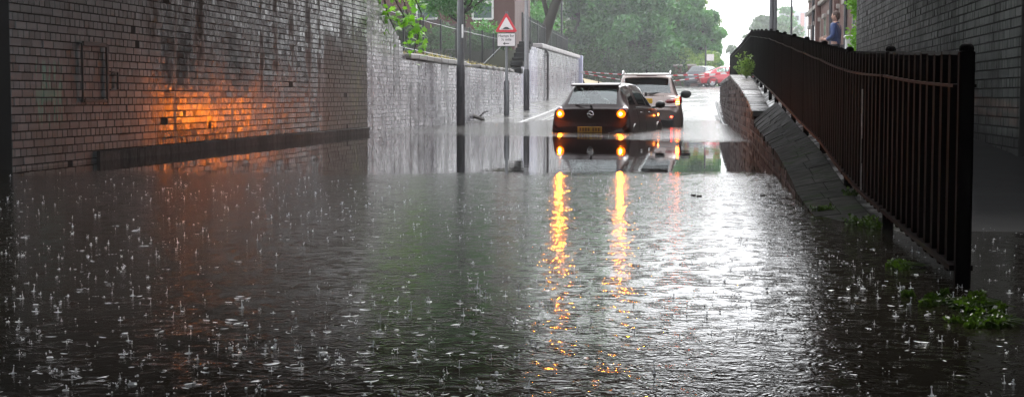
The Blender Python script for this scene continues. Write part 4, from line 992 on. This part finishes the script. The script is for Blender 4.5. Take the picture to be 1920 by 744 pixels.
# verge bank at the top
vb = MB(); v = []
for y in np.linspace(78, 108, 11):
    for x in np.linspace(-30, -5.4, 9):
        k = min(1, (-5.4 - x) / 2.5) * math.sin(math.pi * min(1, max(0, (y - 76) / 34))); v.append((x, y, zroad(y) - .05 + .75 * k + rng.normal(0, .02)))
vb.add(v, [(i * 9 + k, i * 9 + k + 1, (i + 1) * 9 + k + 1, (i + 1) * 9 + k) for i in range(10) for k in range(8)])
tag(vb.build('verge', simple('straw_verge', (.28, .22, .12), .8, nsc=2), smooth=True), kind='structure')

# weeds on the ledge and wall
def weed(loc, h, n, label, mat='leaf', spread=.12, leaf=.05, flat=False):
    r = thing('weed', loc, label, 'weed'); s = MB(); l = MB(); cl_ = []
    for k in range(n):
        a = random.random() * 6.283; e = Vector((math.cos(a) * spread * random.random(), math.sin(a) * spread * random.random(), h * random.uniform(.5, 1)))
        s.tube([(0, 0, -.01), e * .5 + Vector((0, 0, h * .1)), e], [.004, .003, .0015], 5)
        for j in range(4): t = .35 + .65 * j / 3; cl_.append((e.x * t, e.y * t, e.z * t, h * .12 if not flat else .03))
    s.build('stem', M['bark'] if flat else M['leaf_d'], r); leaf_cloud(l, cl_, n * 45, leaf); l.build('foliage', M[mat], r); return r
weed((xfence(33) - .22, 33, ztw(33) + .04), .62, 14, 'tall feathery weed growing on top of the low wall', 'leaf_y', .20, .05)
weed((xfence(36) - .25, 36, ztw(35) + .04), .35, 10, 'shorter weed beside the tall feathery one on the low wall', 'leaf_y', .2, .05)
for (xi, y, h, l) in ((1590, 9.9, .10, 'small leafy green weed at the foot of the railings'), (1548, 9.2, .05, 'flat strand of green weed lying across the concrete ledge'), (1612, 8.4, .06, 'yellowing weed on the wet ledge nearest the water'), (1640, 8.2, .05, 'low green weed beside the yellowing one on the ledge')):
    x = at(xi, 300, y).x; t = (x - xwall(y)) / (xfence(y) - xwall(y)); z = ztopw(y) * (1 - t) + zfoot(y) * t; weed((x, y, z), h * .8, 6, l, 'leaf_w', .12, .022, h < .08)
def floating(cx, cy, sx, sy, n, label):
    cl_ = [(max(-2 * sx, min(2 * sx, random.gauss(0, sx))), max(-2 * sy, min(2 * sy, random.gauss(0, sy))), .004, .022) for _ in range(26)]; b = MB(); leaf_cloud(b, cl_, n, .028)
    for _ in range(30):
        p0 = Vector((random.uniform(-1, 1) * sx, random.uniform(-1, 1) * sy, .006)); a = random.gauss(0, .6); b.tube([p0, p0 + Vector((math.cos(a) * .05, math.sin(a) * .05, .01)), p0 + Vector((math.cos(a) * .10, math.sin(a) * .09, .003))], [.003, .003, .001], 4)
    o = b.build('floating_weed', M['leaf_w'], loc=(cx, cy, .002)); tag(o, label, 'weed')
p = at(1800, 562, 5.15); floating(p.x, 5.15, .07, .12, 1300, 'clump of green weed floating at the foot of the end post')
p = at(1850, 600, 4.75); floating(p.x, 4.75, .05, .07, 500, 'thin trail of green weed floating nearer the camera than the clump')
p = at(1685, 492, 6.3); floating(p.x, 6.3, .02, .05, 220, 'small tuft of green weed at the water edge by the ledge')

# pipe handrail stub by the low wall, floating litter
b = MB(); b.tube([at(1343, 192, 50), at(1346, 205, 47), at(1354, 229, 41), at(1358, 236, 38.5), at(1368, 237, 37)], .035, 8)
tag(b.build('bent_pipe', M['galv'], origin=tuple(at(1358, 236, 38.5)), smooth=True), 'bent grey pipe rail leaning beside the low wall at the waterline', 'pipe')
p = at(897, 223, 42.0); b = MB(); b.box((0, 0, .05), (.38, .25, .1), bev=.04, rot=Matrix.Rotation(.3, 3, 'Y')); b.tube([(0, 0, .05), (.15, .1, .2), (.28, .1, .24)], [.03, .02, .01], 6); b.ell((-.14, .02, .09), (.10, .09, .07))
tag(b.build('debris', simple('soaked_debris', (.03, .025, .02), .5), loc=(p.x, 42.0, p.z - .02)), 'dark lump of soaked debris by the foot of the left wall', 'debris')
for (xi, yi, Y, l) in ((1300, 364, 10.7, 'left one of two dark bits of litter floating close together on bright water'), (1311, 366, 10.6, 'right one of two dark bits of litter floating close together on bright water'), (1430, 360, 10.7, 'lone dark bit of litter floating by the low wall')):
    p = at(xi, yi, Y); b = MB(); b.ell((0, 0, .002), (.02, .018, .008), nu=9, nv=5); b.tube([(-.012, 0, .004), (-.016, 0, .018)], [.003, .001], 4); b.tube([(.012, .004, .004), (.014, .004, .018)], [.003, .001], 4)
    tag(b.build('litter', M['bark'], loc=(p.x, p.y, 0), smooth=True), l, 'litter')

# ------------------------------------------------------------------ buildings
M['frame'] = simple('white_window_frame', (.62, .62, .6), .4); M['winglass'] = simple('dark_window_glass', (.02, .025, .03), .06, spec=.8); M['stone'] = simple('stone_trim', (.32, .29, .26), .5, nsc=6); M['slate'] = simple('wet_slate', (.05, .05, .055), .35)
# terrace on the right
tb = thing('brick_terrace', (4.4, 52, zfoot(52)), 'red brick terrace with tall windows rising behind the person', 'building'); O = tb.location
w = MB(); w.box((8.43, 51, 4.7), (8.0, 42, 8.4)); w.build('wall', M['housebrick'], tb, origin=O)
for k, y in enumerate(np.arange(33, 71, 3.1)):
    for z0, z1 in ((2.0, 3.9), (5.1, 6.8)):
        fr_ = MB(); 
        for (dy, dz, sy, sz) in ((0, z1 - z0, 1.1, .16), (0, 0, 1.2, .12)): fr_.box((4.39, y + dy, z0 + dz), (.16, sy, sz), bev=.01)
        for s in (-1, 1): fr_.box((4.42, y + s * .5, (z0 + z1) / 2), (.05, .07, z1 - z0 - .15))
        fr_.box((4.42, y, (z0 + z1) / 2), (.045, .92, .05))
        fo = fr_.build('window', M['stone'], tb, origin=O); g = MB(); g.box((4.422, y, (z0 + z1) / 2), (.03, .95, z1 - z0 - .12)); g.build('pane', M['winglass'], fo, origin=O)
for y in (36.0, 45.3, 54.6, 63.9):
    g = MB(); g.box((4.33, y - .02, 4.8), (.20, .55, 8.3), bev=.02); g.build('pilaster', M['housebrick'], tb, origin=O)
for y, c in ((50.6, 'galvd'), (57.0, 'galvd'), (66.8, 'galvd')):
    g = MB(); g.tube([(4.33, y, 1.1), (4.33, y, 8.6)], .06, 8); g.build('drainpipe', M[c], tb, origin=O, smooth=40)
g = MB(); g.box((4.36, 51, 4.55), (.14, 42.1, .18), bev=.02); g.build('string_course', M['stone'], tb, origin=O)
g = MB(); g.prism([(4.1, 8.9), (12.6, 8.9), (8.4, 12)], 'y', 29.9, 72.1); g.build('roof', M['slate'], tb, origin=O)
g = MB(); g.box((4.2, 51, 8.85), (.12, 42.3, .16), bev=.02); g.build('gutter', M['frame'], tb, origin=O)
# ivy at the corner of the right abutment, pale pier
iv = thing('ivy', (2.78, 28.6, zfoot(28.6)), 'yellow-green creeper climbing the corner of the right bridge wall', 'creeper')
cl_ = [(random.uniform(-.05, .22), random.uniform(.2, 2.2), random.uniform(.5, 4.2), random.uniform(.12, .26)) for _ in range(46)]
b = MB(); leaf_cloud(b, cl_, 5200, .09, .15); b.build('foliage', M['leaf_b'], iv); b = MB(); b.tube([(0, .5, 0), (.05, .6, 2), (0, .5, 4)], .02, 6); b.build('stem', M['bark'], iv)
p = at(1594, 80, 33); b = MB(); b.box((p.x, 33, (zfoot(33) + p.z + .1) / 2), (.2, .3, p.z + .1 - zfoot(33)), bev=.02); b.box((p.x, 33, p.z + .12), (.26, .36, .06), bev=.02)
tag(b.build('stone_pier', simple('white_render', (.6, .6, .58), .5), origin=(p.x, 33, zfoot(33))), 'short white pier under the creeper beside the bridge wall', 'pier')
# house behind the left railings
hs_ = thing('brick_house', (-13.5, 70, 2.6), 'red brick house with a white framed window behind the left railings', 'house'); O = hs_.location
w = MB(); w.box((-14, 73, 5.3), (9.5, 6, 6.4)); w.build('wall', M['housebrick'], hs_, origin=O)
for xi in (800, 905):
    c = at(xi, 6, 69.96); fr_ = MB(); wd, hh = .95, 1.5
    for s in (-1, 1): fr_.box((c.x + s * wd / 2, 69.97, c.z), (.09, .08, hh))
    for dz in (-hh / 2, 0.05, hh / 2): fr_.box((c.x, 69.96, c.z + dz), (wd, .07, .09))
    fo = fr_.build('window', M['frame'], hs_, origin=O); g = MB(); g.box((c.x, 69.985, c.z), (wd, .03, hh)); g.build('pane', simple('green_tinted_pane', (.02, .06, .05), .08), fo, origin=O)
g = MB(); g.prism([(69.7, 8.5), (76.3, 8.5), (73, 11)], 'x', -19, -9); g.build('roof', M['slate'], hs_, origin=O)
# low brick wall with pillars at the top of the road
for xi, l in ((1271, 'left small brick pillar of the gateway behind the off-roader'), (1297, 'right small brick pillar of the gateway beside the dark parked car')):
    p = at(xi, 130, 109); t = thing('brick_pillar', (p.x, 109, zroad(109)), l, 'pillar', 'gateway pillars'); b = MB(); b.box((0, 0, .7), (.55, .5, 1.5), bev=.01); b.build('shaft', M['housebrick'], t); b = MB(); b.box((0, 0, 1.5), (.68, .62, .14), bev=.03); b.build('cap', M['stone'], t)
a, c = at(1256, 130, 109.3).x, at(1312, 130, 109.3).x; b = MB(); b.box(((a + c) / 2, 109.35, zroad(109) + .45), (c - a, .25, 1.0)); b.box(((a + c) / 2, 109.35, zroad(109) + .98), (c - a, .32, .07), bev=.01)
tag(b.build('garden_wall', M['housebrick'], origin=((a + c) / 2, 109.35, zroad(109))), 'low pinkish garden wall between the small brick pillars', 'wall')
# hazy tower block
c = at(1485, 40, 280); tw = thing('tower_block', (c.x, 280, 2), 'pale hazy tower block far away behind the thin pole', 'building')
b = MB(); b.box((0, 0, 9.6), (6.8, 8, 19.2)); b.box((.4, 0, 19.8), (2.5, 3, 1.4)); b.build('wall', simple('pale_cladding', (.45, .47, .52), .5), tw); b = MB()
for x in (-.3, 2.3): b.box((x, -4.03, 9.4), (.9, .1, 18.6))
b.build('cladding_strip', simple('red_cladding', (.5, .25, .25), .5), tw)
b = MB(); 
for z in range(7):
    for x in (-2.6, -1.4, 1.0): b.box((x, -4.04, 1.9 + z * 2.6), (.8, .08, 1.1))
b.build('window_grid', M['winglass'], tw)

tw.scale = (.74, .74, .74)
# ------------------------------------------------------------------ person in blue
def person(loc, rz):
    root = thing('person', loc, 'person in a blue jacket standing on the footway behind the railings', 'person', rz=rz)
    def skin(name, J, E, mat, sub=2):
        me = bpy.data.meshes.new(name); me.from_pydata([j[0] for j in J], E, []); o = bpy.data.objects.new(name, me); COL.objects.link(o); o.parent = root
        md = o.modifiers.new('skin', 'SKIN'); md.use_smooth_shade = True
        for i, j in enumerate(J): r_ = j[1] if hasattr(j[1], '__len__') else (j[1], j[1]); me.skin_vertices[0].data[i].radius = r_
        me.skin_vertices[0].data[0].use_root = True
        s_ = o.modifiers.new('sub', 'SUBSURF'); s_.levels = sub; s_.render_levels = sub; me.materials.append(mat); return o
    skinm = simple('skin', (.42, .25, .19), .5); jacket = simple('blue_jacket', (.02, .045, .15), .6, nsc=14); trousers = simple('dark_trousers', (.02, .022, .03), .6); shoe = simple('dark_shoes', (.015, .012, .01), .4)
    # body: pelvis root, legs, spine, neck, head, arms; faces -x in its own frame after turning
    J = [((0, 0, .95), (.155, .115)), ((0, .01, 1.15), (.15, .11)), ((0, .0, 1.38), (.18, .12)), ((0, .0, 1.50), (.08, .07)), ((0, -.01, 1.57), (.055, .055)),
         ((.10, 0, .90), (.095, .10)), ((.11, -.01, .50), (.065, .07)), ((.11, .02, .12), (.045, .05)), ((.12, -.12, .05), (.045, .035)),
         ((-.10, 0, .90), (.095, .10)), ((-.11, -.01, .50), (.065, .07)), ((-.11, .02, .12), (.045, .05)), ((-.12, -.12, .05), (.045, .035)),
         ((.19, 0, 1.43), (.065, .065)), ((.25, .03, 1.16), (.05, .05)), ((.20, -.20, 1.06), (.036, .036)), ((.17, -.27, 1.09), (.028, .02)),
         ((-.19, 0, 1.43), (.065, .065)), ((-.25, .02, 1.16), (.05, .05)), ((-.17, -.19, 1.10), (.036, .036)), ((-.13, -.26, 1.13), (.028, .02))]
    E = [(0, 1), (1, 2), (2, 3), (3, 4), (0, 5), (5, 6), (6, 7), (7, 8), (0, 9), (9, 10), (10, 11), (11, 12), (2, 13), (13, 14), (14, 15), (15, 16), (2, 17), (17, 18), (18, 19), (19, 20)]
    skin('body', J, E, skinm)
    hd = MB(); hd.ell((0, -.015, 1.685), (.076, .096, .118), nu=20, nv=14); hd.ell((0, -.05, 1.635), (.05, .055, .055), nu=14, nv=8); hd.prism([(-.108, 1.655), (-.135, 1.652), (-.104, 1.70)], 'x', -.012, .012)
    for s in (-1, 1): hd.ell((s * .078, 0, 1.68), (.012, .02, .032)); hd.ell((s * .032, -.098, 1.695), (.012, .008, .008))
    hd.box((0, -.103, 1.625), (.045, .012, .008), bev=.003); hd.build('head', skinm, root, smooth=50)
    hr = MB(); hr.ell((0, .012, 1.72), (.088, .105, .105), nu=18, nv=12); hr.ell((0, .06, 1.67), (.075, .06, .09), nu=14, nv=8); hr.build('hair', simple('brown_hair', (.05, .022, .012), .6), root, smooth=True)
    Jj = [((0, .0, .80), (.19, .15)), ((0, .01, 1.12), (.175, .135)), ((0, .0, 1.36), (.20, .14)), ((0, .0, 1.49), (.10, .09)), ((0, -.005, 1.53), (.078, .078)),
          ((.205, 0, 1.42), (.085, .085)), ((.27, .03, 1.16), (.072, .072)), ((.21, -.18, 1.06), (.055, .055)),
          ((-.205, 0, 1.42), (.085, .085)), ((-.27, .02, 1.16), (.072, .072)), ((-.18, -.17, 1.10), (.055, .055))]
    skin('jacket', Jj, [(0, 1), (1, 2), (2, 3), (3, 4), (2, 5), (5, 6), (6, 7), (2, 8), (8, 9), (9, 10)], jacket)
    Jt = [((0, 0, .93), (.17, .13)), ((.10, 0, .86), (.11, .115)), ((.11, -.01, .50), (.085, .09)), ((.11, .02, .10), (.07, .08)), ((-.10, 0, .86), (.11, .115)), ((-.11, -.01, .50), (.085, .09)), ((-.11, .02, .10), (.07, .08))]
    skin('trousers', Jt, [(0, 1), (1, 2), (2, 3), (0, 4), (4, 5), (5, 6)], trousers)
    for s in (-1, 1): b = MB(); b.box((s * .115, -.06, .045), (.11, .29, .09), bev=.035); b.build('shoe', shoe, root, smooth=40)
    for s, hx, hy, hz in ((1, .17, -.27, 1.09), (-1, -.13, -.26, 1.13)):
        b = MB(); b.box((hx, hy - .03, hz), (.035, .09, .08), bev=.015)
        for k in range(4): b.tube([(hx, hy - .07, hz + .03 - k * .02), (hx - s * .01, hy - .105, hz + .028 - k * .02), (hx - s * .03, hy - .12, hz + .02 - k * .02)], [.009, .008, .006], 6)
        b.tube([(hx - s * .01, hy - .02, hz + .04), (hx - s * .03, hy - .05, hz + .055), (hx - s * .035, hy - .075, hz + .05)], [.011, .010, .008], 6); b.build('hand', skinm, root, smooth=50)
    return root
p = at(1567, 40, 40); person((p.x, 40, zfoot(40) - .02), R(-112))

# ------------------------------------------------------------------ rain haze
hz = MB(); hz.box((0, 120, 11.0), (262, 380, 30)); ho = hz.build('haze', bpy.data.materials.new('haze')); tag(ho, kind='stuff')
hm = ho.data.materials[0]; hm.use_nodes = True; hm.node_tree.nodes.clear(); o_ = hm.node_tree.nodes.new('ShaderNodeOutputMaterial'); pv = hm.node_tree.nodes.new('ShaderNodeVolumePrincipled')
pv.inputs['Color'].default_value = (.93, .97, 1.0, 1); pv.inputs['Density'].default_value = .0011; pv.inputs['Anisotropy'].default_value = .2
hm.node_tree.links.new(pv.outputs[0], o_.inputs['Volume'])
